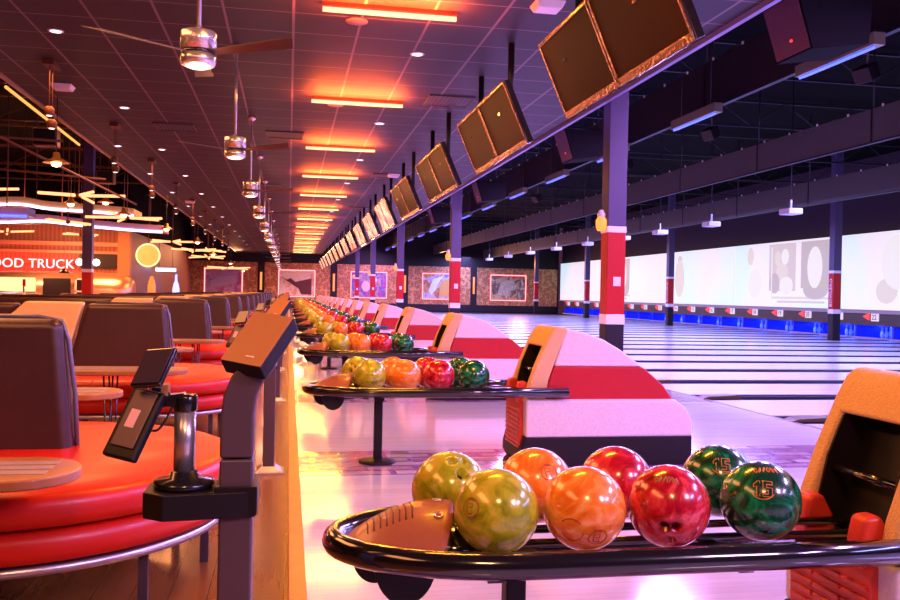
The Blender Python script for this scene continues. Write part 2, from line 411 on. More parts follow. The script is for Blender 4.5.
# ------------------------------------------------------------------ projection screens
def screen_mat():
    m = bpy.data.materials.new('projected picture'); m.use_nodes = True; nt, b = nodes(m)
    g = nt.nodes.new('ShaderNodeNewGeometry')
    n = nt.nodes.new('ShaderNodeTexNoise'); n.inputs['Scale'].default_value = .35; nt.links.new(g.outputs['Position'], n.inputs['Vector'])
    c = ramp(nt, n.outputs['Fac'], [(.35, (.93, .76, .78)), (.5, (.86, .80, .90)), (.62, (.66, .86, .95))])
    b.inputs['Base Color'].default_value = (.5, .5, .5, 1); nt.links.new(c, b.inputs['Emission Color']); b.inputs['Emission Strength'].default_value = .72
    MATS['screenpic'] = m
screen_mat()
SC = thing('projection_screen', 'long glowing white projection screen above the pin decks, on the right wall', 'screen', (XS, 36, .92))
MB().box(.02, .08, -21, 21.6, 0, 2.48).build('screen_surface', 'screenpic', SC)
MB().box(-.02, .02, -21, 21.6, -.07, 0).build('bottom_frame', 'curb', SC)
faint = [glow('faint projected mauve', (.80, .66, .74), .66), glow('faint projected sand', (.90, .78, .76), .66), glow('faint projected grey', (.66, .54, .62), .66), glow('faint projected blue', (.50, .62, .78), .66), glow('projected pale', (.92, .86, .88), .74)]
def ell(cy, cz, ry, rz, n=20): return [(cy + ry * math.cos(2 * PI * i / n), cz + rz * math.sin(2 * PI * i / n)) for i in range(n)]
def yzslab(poly, x0, x1):
    n = len(poly); return MB().add([(x0, y, z) for y, z in poly] + [(x1, y, z) for y, z in poly], [tuple(range(n)), tuple(range(2 * n - 1, n - 1, -1))] + [(i, (i + 1) % n, (i + 1) % n + n, i + n) for i in range(n)])
def pic(base, items):
    for cy, cz, ry, rz, mi, kind in items:
        poly = ell(cy + base, cz, ry, rz) if kind == 'e' else [(cy + base - ry, cz - rz), (cy + base + ry, cz - rz), (cy + base + ry, cz + rz), (cy + base - ry, cz + rz)]
        yzslab(poly, .012 - .002 * mi, .02).build('projected_image', faint[mi], SC)
for base in (-7.0, 11.):
    pic(base, [(-.9, 1.55, .85, .85, 2, 'r'), (-.9, 1.45, .45, .75, 4, 'e'), (-.9, 1.75, .28, .38, 1, 'e'), (-.95, .65, .75, .35, 2, 'e'),
               (1.2, 1.5, .9, .9, 0, 'r'), (1.0, 1.9, .25, .3, 4, 'e'), (1.5, 1.85, .22, .28, 1, 'e'), (1.2, 1.3, .4, .4, 1, 'e'), (.9, .8, .45, .35, 4, 'e'), (1.7, .9, .35, .4, 2, 'e'), (0, .35, 1.9, .05, 1, 'r'), (0, .2, 1.5, .04, 0, 'r')])
pic(-12.2, [(0, 1.5, .75, .85, 4, 'e'), (0, 1.8, .22, .42, 3, 'e'), (-.6, .6, .5, .4, 1, 'e'), (.5, .6, .5, .4, 1, 'e')])
pic(-3.5, [(0, 2.0, .25, .35, 1, 'e'), (-.4, .9, .5, .6, 4, 'e'), (1.3, 1.2, .03, 1.1, 4, 'r'), (-1.6, 1.2, .03, 1.1, 4, 'r')])
pic(3.0, [(0, 1.2, .5, .9, 1, 'e'), (0, 2., .25, .3, 0, 'e')])

# ------------------------------------------------------------------ columns
def column(x, y, w, label, zt, word=False):
    c = thing('support_column', label, 'column', (x, y, 0), 0, 'steel columns beside the lanes')
    h = w / 2
    MB().box(-h, h, -h, h, 0, .80).build('lower_shaft', 'columndark', c, .008)
    MB().box(-h - .005, h + .005, -h - .005, h + .005, .80, .93).build('white_band', 'colwhite', c, .004)
    MB().box(-h, h, -h, h, .93, 2.0).build('red_band', 'colred', c, .008)
    MB().box(-h - .005, h + .005, -h - .005, h + .005, 2.0, 2.08).build('white_band', 'colwhite', c, .004)
    MB().box(-h, h, -h, h, 2.08, zt).build('upper_shaft', 'columnpaint', c, .008)
    if word:
        text_obj('column_lettering', 'BOWLERO', .17, 'colwhite', c, (-h - .003, 0, 1.42), (0, 0, 1), (0, 1, 0), .004, 1.05)
    else:
        MB().box(-h * .3, h * .5, -h - .006, -h, 1.3, 1.42).build('notice_sticker', 'label', c)
        MB().box(h, h + .03, -.04, .04, 1.5, 1.58).build('socket_box', 'colred', c); MB().box(h, h + .03, -.04, .04, 1.2, 1.28).build('socket_box', 'colred', c)
    return c
for i, y in enumerate((10.9, 22.0, 33.2, 44.2, 54.6)):
    column(4.20, y, .25, '%s column of the row behind the ball return hoods, red banded' % ORD[i], 5.9)
    b = thing('beacon_lamp', 'orange glowing lamp on the side of the %s column behind the hoods' % ORD[i], 'lamp', (4.01, y - .05, 2.12), 0, 'orange lamps on the columns')
    MB().lathe([(0, -.10), (.05, -.10), (.07, -.05), (.07, .04), (.045, .08), (0, .09)], n=16).build('lens', 'beacon', b)
    MB().lathe([(.05, .08), (.055, .11), (.03, .17), (0, .18)], n=16).build('cap', 'white', b)
    MB().box(.03, .075, -.015, .015, -.02, .02).build('bracket', 'black', b)
for i, y in enumerate((23.4, 34.8, 45.3, 55.2)):
    column(16.0, y, .25, '%s column of the row standing among the lanes by the pin decks, red banded' % ORD[i], 5.9, True)

# ------------------------------------------------------------------ balls
BM = {}
BM['yellow'] = ball_mat('yellow green ball', (.17, .19, .006), (.42, .44, .012), (.66, .52, .05))
BM['orange'] = ball_mat('orange ball', (.72, .13, .012), (.90, .24, .02), (.95, .42, .10))
BM['red'] = ball_mat('red ball', (.16, .002, .008), (.50, .006, .022), (.80, .07, .08))
BM['green'] = ball_mat('green ball', (.001, .010, .004), (.003, .075, .025), (.005, .30, .11))
RB = .108
def frame_of(d):
    d = Vector(d).normalized(); up = Vector((0, 0, 1)); r = up.cross(d).normalized(); u = d.cross(r).normalized(); return d, r, u
def ball_mesh(name, m, hole_dir=None, sub=6):
    import bmesh
    bm = bmesh.new(); bmesh.ops.create_icosphere(bm, subdivisions=sub, radius=RB)
    me = bpy.data.meshes.new(name); 
    dark = set()
    if hole_dir is not None:
        d, r, u = frame_of(hole_dir)
        cs = [(d * RB + r * a + u * b).normalized() for a, b in ((-.016, .012), (.016, .012), (0, -.036))]
        for v in bm.verts:
            n = v.co.normalized()
            for i, c in enumerate(cs):
                dd = (n - c).length * RB; R_ = .0125 if i < 2 else .015
                if dd < R_: v.co = n * (RB - .030); dark.add(v.index)
                elif dd < R_ + .002: v.co = n * (RB - .0012)
    bm.to_mesh(me); bm.free()
    me.materials.append(m); me.materials.append(M['darkplastic'])
    for p in me.polygons:
        p.use_smooth = True
        if dark and all(i in dark for i in p.vertices): p.material_index = 1
    return me
def on_sphere(me, d, off=.0004):
    d, r, u = frame_of(d)
    for v in me.vertices:
        q = (d * RB + r * v.co.x + u * v.co.y).normalized(); v.co = q * (RB + off + v.co.z * .2)
def stroke_mesh(strokes, d, w=.0013):
    mb = MB(); d, r, u = frame_of(d)
    for s_ in strokes:
        mb.tube([(d * RB + r * a + u * b).normalized() * (RB + .0001) for a, b in s_], w, 5)
    return mb
def arc(cx, cy, r, a0, a1, n=12): return [(cx + r * math.cos(math.radians(a0 + (a1 - a0) * i / n)), cy + r * math.sin(math.radians(a0 + (a1 - a0) * i / n))) for i in range(n + 1)]
def outline15(cx=0, cy=0, k=1.35):
    one = [(-.018, .010), (-.010, .018), (-.006, .018), (-.006, -.014), (-.012, -.014), (-.012, .006), (-.018, .004), (-.018, .010)]
    five = [(.018, .018), (0, .018), (0, -.002), (.010, -.002), (.010, -.009), (0, -.009), (0, -.014), (.018, -.014), (.018, .004), (.007, .004), (.007, .011), (.018, .011), (.018, .018)]
    return [[(cx + x * k, cy + y * k) for x, y in p] for p in (one, five)]
def ball(kind, loc, label, hole=None, marks=None, group=None, rz=0, mesh=None):
    o = bpy.data.objects.new('bowling_ball', mesh if mesh else ball_mesh('bowling_ball', BM[kind], hole)); col.objects.link(o)
    tag(o, label, 'bowling ball', group, loc, rz)
    if marks:
        for strokes, d, c in marks:
            stroke_mesh(strokes, d).build('engraved_mark', glowless[c], o)
    return o
glowless = {'r': mat('red engraving', (.35, .03, .01), .5), 'o': mat('orange engraving', (.85, .20, .03), .5), 'g': mat('olive engraving', (.25, .22, .03), .5), 'd': mat('dark red engraving', (.28, .02, .01), .5)}
ZB = .600
G0 = 'bowling balls on the nearest ball return rack'
camdir = lambda x, y: (0 - x, -y, .55)
ring = [arc(0, 0, .030, 200, 350), arc(0, 0, .034, 40, 140)]
badge = [arc(0, .0, .026, -60, 120), arc(0, 0, .022, 60, 330), [(-.008, -.012), (-.010, .012), (.006, .012), (.006, .002), (-.004, .002)], [(.004, -.004), (.010, -.012), (-.006, -.014)]]
wordm = [[(x * .011 - .03 + .004 * math.cos(t), .0 + .010 * math.sin(t + x)) for t in (0, 1.2, 2.4, 3.6, 4.8, 6.)] for x in range(6)]
yF, yB = YR - .11, YR + .145
ball('yellow', (.53, yF - .01, ZB), 'olive yellow bowling ball, front row of the nearest rack, red badge on its left', (.3, 1, -.2), [(badge, (-.95, -.75, .30), 'r')], G0)
ball('orange', (.768, yF, ZB), 'orange bowling ball in the front row of the nearest rack, badge low on its right', (0, 1, -.4), [(badge, (.02, -1, -.55), 'r'), (ring, (-.75, -1, -.45), 'r')], G0)
ball('red', (1.003, yF, ZB), 'red bowling ball in the front row of the nearest rack, finger holes low on it', (-.36, -.90, -.42), [(wordm, (-.30, -.55, .75), 'g')], G0)
ball('green', (1.285, yF + .03, ZB), 'dark green bowling ball marked 15, front row of the nearest rack', (.5, 1, -.2), [(outline15(), (-.50, -1, .60), 'o'), ([arc(0, .006, .033, 215, 330)], (-.50, -1, .60), 'o'), (wordm, (-.12, -.50, .95), 'o')], G0)
ball('yellow', (.456, yB - .02, ZB), 'yellow bowling ball with a finger hole near its top, back row of the nearest rack', (.10, -.55, .80), None, G0)
ball('orange', (.716, yB + .02, ZB), 'orange bowling ball in the back row of the nearest rack, mostly hidden', (.2, 1, -.3), [(badge, (.10, -.9, .55), 'r')], G0)
ball('red', (.966, yB + .03, ZB), 'red bowling ball in the back row of the nearest rack, only its top showing', (.2, 1, -.3), None, G0)
ball('green', (1.293, yB + .03, ZB), 'green bowling ball marked 15 in the back row of the nearest rack', (.5, 1, -.2), [(outline15(), (-.35, -.9, .70), 'o'), ([arc(0, .006, .033, 215, 330)], (-.35, -.9, .70), 'o')], G0)
mid = {c: ball_mesh('bowling_ball', BM[c], (-.3, -.6, .8), 5) for c in BM}
plain = {c: ball_mesh('bowling_ball', BM[c], None, 4) for c in BM}
NR = 15
cname = {'yellow': 'olive yellow', 'orange': 'orange', 'red': 'red', 'green': 'dark green'}
for k in range(1, NR):
    yc = YR + S * k
    if yc > 55.5: break
    for row, dy in (('front', -.11), ('back', .145)):
        for c, bx in zip(('yellow', 'orange', 'red', 'green'), (.545, .775, 1.01, 1.245) if row == 'front' else (.475, .72, .965, 1.205)):
            jx = random.uniform(-.004, .004)
            if k >= 2 and c == 'orange' and row == 'back' and k % 3 == 0: kind = 'yellow'
            else: kind = c
            o = ball(kind, (bx + jx, yc + dy, ZB), '%s bowling ball, %s row of the %s rack, %s from the walkway' % (cname[kind], row, ORD[k], {'yellow': 'first', 'orange': 'second', 'red': 'third', 'green': 'fourth'}[c]),
                     group='bowling balls on the %s rack' % ORD[k], mesh=(mid if (row == 'back' or k > 1 or c == 'green') and k < 4 else plain)[kind])
            o.rotation_euler = (random.uniform(-.5, .5), random.uniform(-.5, .5), random.uniform(-1, 1))

# ------------------------------------------------------------------ ball return rack
def make_rack(label):
    t = thing('ball_rack', label, 'ball rack', (0, YR, 0), 0, 'ball return racks along the walkway')
    ZR = .505
    path = [(1.86, -.27, ZR), (1.2, -.27, ZR), (.60, -.27, ZR)]
    path += [(.60 - .47 * math.sin(a), -.27 * math.cos(a), ZR) for a in [PI * i / 24 for i in range(1, 24)]]
    path += [(.60, .27, ZR), (1.2, .27, ZR), (1.62, .27, ZR)]
    MB().tube(path, .033, 16).build('outer_rail', 'rail', t)
    for yy in (-.17, -.05, .085, .205):
        MB().cyl((.40, yy, .494), (1.70, yy, .494), .012, 10).build('inner_rail', 'rail', t)
    f = MB()
    for xx in (.50, 1.15): f.box(xx - .02, xx + .02, -.255, .255, .462, .482)
    f.box(.45, 1.62, -.02, .06, .44, .465)
    f.build('cross_frame', 'black', t)
    # moulded cover over the hand drier
    c = MB(); nu, nv = 14, 18; vs = []
    for i in range(nu + 1):
        u_ = i / nu; x = .150 + .225 * u_
        hw = .235 * math.sqrt(max(0., 1 - ((.60 - x) / .455) ** 2)) 
        hh = .105 * math.sin(min(1, u_ * 1.15) * PI / 2) ** .8
        for j in range(nv + 1):
            w = -1 + 2 * j / nv
            vs.append((x + .06 * (1 - w * w) * u_, w * hw, .498 + hh * (1 - w * w)))
    c.add(vs, [(i * (nv + 1) + j, (i + 1) * (nv + 1) + j, (i + 1) * (nv + 1) + j + 1, i * (nv + 1) + j + 1) for i in range(nu) for j in range(nv)], True)
    # front lip closing the cut end
    e = [(vs[nu * (nv + 1) + j]) for j in range(nv + 1)]
    c.add(e + [(p[0] - .005, p[1], .49) for p in e], [(j, j + 1, j + nv + 2, j + nv + 1) for j in range(nv)])
    cov = c.build('hand_drier_cover', 'brownplastic', t)
    def top(x, w):
        u_ = (x - .150) / .225; hh = .105 * math.sin(min(1, u_ * 1.15) * PI / 2) ** .8; return .498 + hh * (1 - w * w)
    rb = MB()
    for i in range(8):
        x = .20 + i * .013; w0, w1 = -.50 + .01 * i, .15
        rb.tube([(x + .06 * (1 - w * w) * ((x - .150) / .225), w * .235 * math.sqrt(max(0, 1 - ((.60 - x) / .455) ** 2)), top(x, w) + .001) for w in (w0, (w0 + w1) / 2, w1)], .0022, 5)
    rb.build('vent_slot', mat('dark brown slot', (.10, .03, .02), .6), cov)
    for w in (-.42, .0, .42):
        x = .345; hw = .235 * math.sqrt(1 - ((.60 - x) / .455) ** 2); z = top(x, w)
        b = MB().lathe([(.0125, -.001), (.0125, .0035), (.009, .0035), (.008, .001), (0, .001)], n=18).build('drier_button', 'chrome', cov)
        b.location = (x + .06 * (1 - w * w) * .867, w * hw, z); b.rotation_euler = (-.9 * w, 0, 0)
        MB().lathe([(.0075, .0012), (0, .003)], n=14).build('button_hole', 'redplastic', cov).matrix_basis = b.matrix_basis.copy()
    d = MB().lathe([(.0, .075), (.05, .066), (.09, .04), (.115, 0)], (.43, 0, .49), 24, sy=1.45); d.build('glossy_ball_stop', 'rail', t)
    MB().box(.475, .50, -.06, .02, .49, .535).build('chrome_bracket', 'chrome', t, .004)
    dr = MB()
    for xx, rr, y0, y1 in ((.235, .062, -.02, .13), (.30, .078, -.13, .02)):
        n = 16; poly = [(xx + rr * math.cos(PI + PI * i / n), .475 + rr * 1.3 * math.sin(PI + PI * i / n)) for i in range(n + 1)]
        dr.prism(poly, y0, y1, smooth=True)
    dr.build('blower_drum', 'hoodbase', t, .004)
    p = MB().box(.585, .64, -.03, .03, .02, .47); p.build('pedestal_post', 'hoodbase', t, .006)
    MB().prism([(.56, .47), (.585, .42), (.64, .42), (.665, .47)], -.05, .05).build('post_bracket', 'hoodbase', t)
    MB().lathe([(.125, .004), (.125, .016), (.10, .024), (.04, .036), (.0, .036)], (.612, 0, 0), 32).build('pedestal_base', 'hoodbase', t)
    return t
rack = make_rack('black ball return rack nearest the camera, brown drier cover at its rounded end')
HOOD = [(1.50, .0), (1.47, .08), (1.57, .205), (1.57, .45), (1.66, .62), (1.76, .86), (1.81, .935), (1.90, .925), (2.0, .902), (2.12, .862), (2.25, .79), (2.37, .705), (2.48, .62), (2.567, .545), (2.64, .445), (2.64, .0)]
def make_hood(label):
    t = thing('ball_return_hood', label, 'ball return hood', (0, YR, 0), 0, 'white and red ball return hoods')
    hw = .225
    upper = [(1.70, .44), (1.755, .62), (1.83, .86), (1.85, .925), (1.87, .931), (1.93, .918), (2.0, .902), (2.12, .862), (2.25, .79), (2.37, .705), (2.48, .62), (2.567, .545), (2.64, .445)]
    MB().prism(clip(upper, .675, True), -hw, hw).build('upper_shell', 'hoodwhite', t, .022, 3)
    MB().prism(clip(upper, .675, False), -hw - .001, hw + .001).build('red_stripe', 'hoodred', t, .01, 2)
    MB().prism([(1.575, .20), (1.572, .455), (2.64, .455), (2.715, .40), (2.768, .31), (2.768, .20)], -.262, .262).build('lower_body', 'hoodwhite', t, .018, 3)
    MB().prism([(1.575, .0), (1.545, .05), (1.545, .11), (1.57, .205), (2.77, .205), (2.77, .0)], -.258, .258).build('base', 'hoodbase', t, .012)
    r = MB()
    side = [(1.575, .44), (1.60, .56), (1.65, .70), (1.72, .857), (1.755, .92), (1.79, .946), (1.86, .940), (1.85, .89), (1.79, .74), (1.735, .58), (1.715, .44)]
    for y0, y1 in ((-.234, -.165), (.165, .234)): MB().prism(side, y0, y1).build('rim', 'rim', t, .018, 3)
    MB().prism([(1.695, .805), (1.724, .860), (1.758, .920), (1.792, .944), (1.865, .938), (1.875, .90), (1.80, .805)], -.226, .226).build('rim', 'rim', t, .018, 3)
    for y0, y1 in ((-.163, -.155), (.155, .163)): MB().prism([(1.76, .46), (1.83, .70), (1.84, .86), (1.70, .80), (1.65, .68), (1.60, .46)], y0, y1).build('opening_lining', 'hoodbase', t)
    MB().prism([(1.695, .45), (1.75, .62), (1.83, .88), (1.82, .88), (1.735, .62), (1.68, .45)], -.163, .163).build('opening_back', 'darkplastic', t)
    MB().cyl((1.67, -.15, .64), (1.67, .15, .64), .014, 12).build('ball_roller', 'rail', t)
    g = MB().prism([(1.552, .11), (1.550, .40), (1.56, .44), (1.574, .44), (1.574, .11)], -.19, .19)
    for i in range(9):
        z = .12 + i * .031
        for y0, y1 in ((-.178, -.07), (-.06, .06), (.07, .178)): g.box(1.542, 1.5535, y0, y1, z, z + .014)
    g.build('red_grille', 'redplastic', t, .003)
    for yy in (-.13, .13):
        MB().prism([(1.545, .42), (1.535, .50), (1.55, .565), (1.60, .57), (1.64, .50), (1.64, .42)], yy - .035, yy + .035).build('ball_guide', 'redplastic', t, .015, 3)
    return t
hood = make_hood('white and red ball return hood nearest the camera, cut by the right frame edge')
for k in range(1, NR):
    yc = YR + S * k
    if yc > 55.5: break
    dup(rack, (0, yc, 0), '%s black ball return rack from the camera, its balls in two rows' % ORD[k].replace(' nearest', ''))
    dup(hood, (0, yc, 0), '%s white and red ball return hood from the camera' % ORD[k].replace(' nearest', ''))

# ------------------------------------------------------------------ booths
def make_booth(label):
    t = thing('booth_bench', label, 'booth bench', (0, 3.8, 0), 0, 'red and brown booth benches')
    XE, XL = -1.12, -4.4
    def stad(R, n=28): return [(XE + R * math.sin(a) , -R * math.cos(a)) for a in [PI * i / n for i in range(n + 1)]] + [(XL, R), (XL, -R)]
    def cush(R, z0, z1, mt, name, e=.04):
        m = MB(); prof = [(R - e * 1.2, z0), (R - .01, z0 + e * .3), (R, z0 + e), (R, z1 - e), (R - .012, z1 - e * .3), (R - e, z1), (R - .10, z1 + .010), (R - .35, z1 + .022)]
        ps = [stad(r) for r, z in prof]; n = len(ps[0]); vs = [(x, y, prof[i][1]) for i, p in enumerate(ps) for x, y in p]
        m.add(vs, [(i * n + j, i * n + (j + 1) % n, (i + 1) * n + (j + 1) % n, (i + 1) * n + j) for i in range(len(prof) - 1) for j in range(n)], True)
        m.add([vs[j] for j in range(n)], [tuple(range(n - 1, -1, -1))], False); m.add([vs[(len(prof) - 1) * n + j] for j in range(n)], [tuple(range(n))], True)
        return m.build(name, mt, t)
    cush(.86, .355, .475, 'vinyl', 'seat_cushion'); cush(.845, .235, .352, 'vinyl', 'lower_cushion')
    sm = MB()
    for xx in (-1.35, -2.2, -3.1, -4.): MB().tube([(xx, -.862, .37), (xx, -.862, .45), (xx, -.82, .478), (xx, -.5, .496)], .005, 6).build('seam', 'vinyl', t)
    MB().slab(stad(.83), .205, .233, smooth=True).build('base_band', 'satin', t)
    for a, R in ((-40, .74), (40, .74), (0, .74)):
        x = XE + R * math.cos(math.radians(a)); y = R * math.sin(math.radians(a))
        MB().box(x - .017, x + .017, y - .017, y + .017, 0, .206).build('leg', 'steel', t)
    for x in (-1.4, -2.6, -4.2):
        for y in (-.76, .74): MB().box(x - .017, x + .017, y - .017, y + .017, 0, .206).build('leg', 'steel', t)
    # backrest: brown end panel, tan wedge, brown panel
    def panel(x0b, x0t, x1b, x1t, z1, name, mt, th=.085, bev=.045):
        z0 = .46
        vs = [(x0b, -th, z0), (x1b, -th, z0), (x1t, -th * .62, z1), (x0t, -th * .62, z1), (x0b, th, z0), (x1b, th, z0), (x1t, th * .62, z1), (x0t, th * .62, z1)]
        return MB().add(vs, [(0, 1, 2, 3), (7, 6, 5, 4), (0, 4, 5, 1), (3, 2, 6, 7), (0, 3, 7, 4), (1, 5, 6, 2)]).build(name, mt, t, bev, 4)
    panel(-1.72, -1.57, -.90, -.955, 1.02, 'backrest', 'brownvinyl')
    tp = panel(-2.60, -2.02, -1.735, -1.585, 1.03, 'backrest_insert', 'tanvinyl', .08, .02); tp['label'] = 'tan slanted backrest panel'
    panel(-4.4, -4.4, -2.615, -2.045, 1.015, 'backrest', 'brownvinyl')
    MB().tube([(-.893, 0, .47), (-.905, 0, .7), (-.935, 0, .93), (-.96, 0, 1.008), (-1.05, 0, 1.025), (-1.5, 0, 1.025)], .010, 8).build('piping', 'piping', t)
    return t
def make_table(label):
    t = thing('booth_table', label, 'table', (0, 0, 0), 0, 'narrow tables between the booth benches')
    R = .19; XE = -.93
    st = lambda r: [(XE + r * math.sin(a), -r * math.cos(a)) for a in [PI * i / 20 for i in range(21)]] + [(-3.6, r), (-3.6, -r)]
    MB().slab(st(R), .56, .594, smooth=True).build('wood_top', 'tablewood', t, .008, 3)
    [MB().box(-3.58, XE + .11, y0, y0 + .05, .592, .596).build('laminate_stripe', 'tabletop', t) for y0 in (-.10, -.025, .05)]
    for x in (-1.05, -1.25, -2.5, -3.4):
        l = MB()
        for sy in (-.12, .12): l.tube([(x - .03, sy * .7, .56), (x, sy, .02), (x + .01, sy, .005), (x + .03, sy * .7, .56)], .006, 6)
        l.build('hairpin_leg', 'black', t)
    return t
booth = make_booth('red booth bench nearest the camera, brown backrest at the left frame edge')
booth.location.x = .05
tab = make_table('narrow wood edged table in front of the nearest booth bench'); tab.location = (.12, 2.84, 0)
for k in range(1, NR):
    yb = 3.8 + S * k
    if yb > 56.5: break
    dup(booth, (-.02, yb, 0), '%s red booth bench from the camera, brown and tan backrest' % ORD[k].replace(' nearest', ''))
for k in range(1, 9):
    yb = 3.8 + S * k
    dup(tab, (.06, yb - 1.10, 0), 'narrow table standing just before the %s booth bench from the camera' % ORD[k].replace(' nearest', ''))
    dup(tab, (-.13, yb - S + 1.14, 0), 'narrow table standing just behind the %s booth bench from the camera' % (ORD[k - 1].replace(' nearest', '') if k > 1 else 'first'))

# ------------------------------------------------------------------ scoring kiosks
def make_kiosk(label):
    t = thing('scoring_kiosk', label, 'kiosk', (-.105, 2.0, 0), 0, 'scoring kiosks along the walkway')
    MB().prism([(-.036, .025), (.036, .025), (.036, .78), (-.036, .78)], -.055, .055).build('post', 'steel', t, .006, 2)
    nk = MB(); L = [(-.036, .783), (-.036, .87), (-.030, .92), (-.014, .962), (.012, .992), (.04, 1.008)]; Rr = [(.085, .985), (.058, .955), (.042, .92), (.036, .88), (.036, .783)]
    nk.prism(L + Rr, -.055, .055).build('curved_neck', 'steel', t, .006, 2)
    MB().slab([(-.095, -.10), (.095, -.10), (.095, .10), (-.095, .10)], 0, .012).build('base_plate', 'chrome', t, .003)
    MB().add([(-.075, -.08, .012), (.075, -.08, .012), (.075, .08, .012), (-.075, .08, .012), (-.042, -.06, .04), (.042, -.06, .04), (.042, .06, .04), (-.042, .06, .04)],
             [(0, 3, 2, 1), (4, 5, 6, 7), (0, 1, 5, 4), (1, 2, 6, 5), (2, 3, 7, 6), (3, 0, 4, 7)]).build('base_shroud', 'chrome', t)
    # monitor, tipped back towards the lanes
    P = Vector((-.0394, -.050, .996)); w = Vector((.0887, -.0529, -.0124)); h = Vector((.0704, .0909, .1065))
    n = w.cross(h).normalized(); bk = -n * .040
    b = MB().quadbox(P, w, h, bk).build('monitor_housing', 'darkplastic', t, .004, 2)
    MB().quadbox(P + w * .015 + h * .015 + n * .001, w * .97, h * .97, n * .0015).build('touch_screen', 'tan', b, .001)
    MB().quadbox(P + w * .52 + h * .14 + n * .003, w * .20, h * .022, n * .0006).build('maker_mark', 'label', b)
    MB().quadbox(P + w * .25 + h * .12 + bk, w * .5, h * .6, -n * .02).build('mount_plate', 'black', b)
    # side tray
    MB().slab([(.044, -.062), (.044, .062), (-.15, .085), (-.195, .05), (-.195, -.05), (-.15, -.085)], .655, .712).build('side_tray', 'darkplastic', t, .004)
    MB().box(-.046, .046, -.064, .064, .66, .722).build('tray_clamp', 'darkplastic', t, .002)
    MB().lathe([(.062, .712), (.066, .718), (.064, .728), (.032, .732), (.028, .748), (.0, .748)], (-.115, 0, 0), 32).build('swivel_base', 'black', t)
    MB().cyl((-.115, 0, .74), (-.115, 0, .885), .0235, 24).build('silver_pole', 'satin', t)
    MB().lathe([(.0245, .88), (.0265, .883), (.0265, .912), (.023, .917), (0, .917)], (-.115, 0, 0), 24).build('pole_cap', 'black', t)
    a = MB(); a.quadbox((-.20, -.02, .885), (.085, 0, .01), (0, .04, 0), (.0, 0, .026)); a.tube([(-.14, -.01, .90), (-.16, -.01, .925), (-.185, -.01, .93)], .008, 8)
    a.build('tilt_arm', 'black', t, .003)
    cpr = MB().box(-.165, -.15, -.02, .02, .915, .94); cpr.build('hinge_clip', 'tan', t)
    # card reader seen edge on, with tablet above
    cr = MB(); d1 = Vector((-.34, -.045, .78)) - Vector((0, 0, 0))
    P2 = Vector((-.278, -.068, .800)); up2 = Vector((.0545, .058, .137)); wd = Vector((.0705, -.0416, -.0101)); nn = wd.cross(up2).normalized()
    b2 = MB().quadbox(P2, wd, up2, -nn * .020).build('card_reader', 'darkplastic', t, .006, 3)
    MB().quadbox(P2 + wd * .16 + up2 * .15 + nn * .0005, wd * .72, up2 * .80, nn * .004).build('reader_face', 'steel', b2, .003, 2)
    MB().quadbox(P2 + wd * .34 + up2 * .42 + nn * .005, wd * .28, up2 * .26, nn * .0008).build('label_sticker', mat('pink sticker', (.8, .45, .5), .5), b2)
    P3 = Vector((-.2266, -.050, .9407)); up3 = Vector((.0253, .058, .075)); wd3 = Vector((.0678, -.0394, .0078)); n3 = wd3.cross(up3).normalized()
    b3 = MB().quadbox(P3, wd3, up3, -n3 * .013).build('tablet', 'rail', t, .004, 2)
    MB().quadbox(P3 + wd3 * .05 + up3 * .05 + n3 * .0005, wd3 * .9, up3 * .9, n3 * .001).build('tablet_screen', mat('dim tablet glass', (.05, .03, .05), .12), b3)
    MB().tube(smooth_path([(-.21, -.02, .88), (-.20, -.03, .85), (-.17, -.03, .842), (-.15, -.02, .87), (-.14, -.01, .895)]), .003, 6).build('cable', 'black', t)
    return t
kio = make_kiosk('grey scoring kiosk nearest the camera, with a tablet on a silver pole')
for k in range(1, 14):
    dup(kio, (-.105, 2.05 + S * k, 0), '%s grey scoring kiosk from the camera along the walkway edge' % ORD[k].replace(' nearest', ''))

# ------------------------------------------------------------------ ceiling fixtures
tube_y = [7.45 + 3.62 * i for i in range(-1, 14)]
tl = None
for i, y in enumerate(tube_y):
    lab = '%s orange glowing tube light across the ceiling' % ORD[i]
    if tl is None:
        tl = thing('tube_light', lab, 'ceiling light', (.815, y, ZC), 0, 'orange tube lights on the ceiling')
        MB().cyl((-.575, 0, -.06), (.575, 0, -.06), .022, 12).build('light_tube', 'tube', tl)
        MB().box(-.58, .58, -.025, .025, -.035, 0).build('housing', 'truss', tl)
    else: dup(tl, (.815, y, ZC), lab)
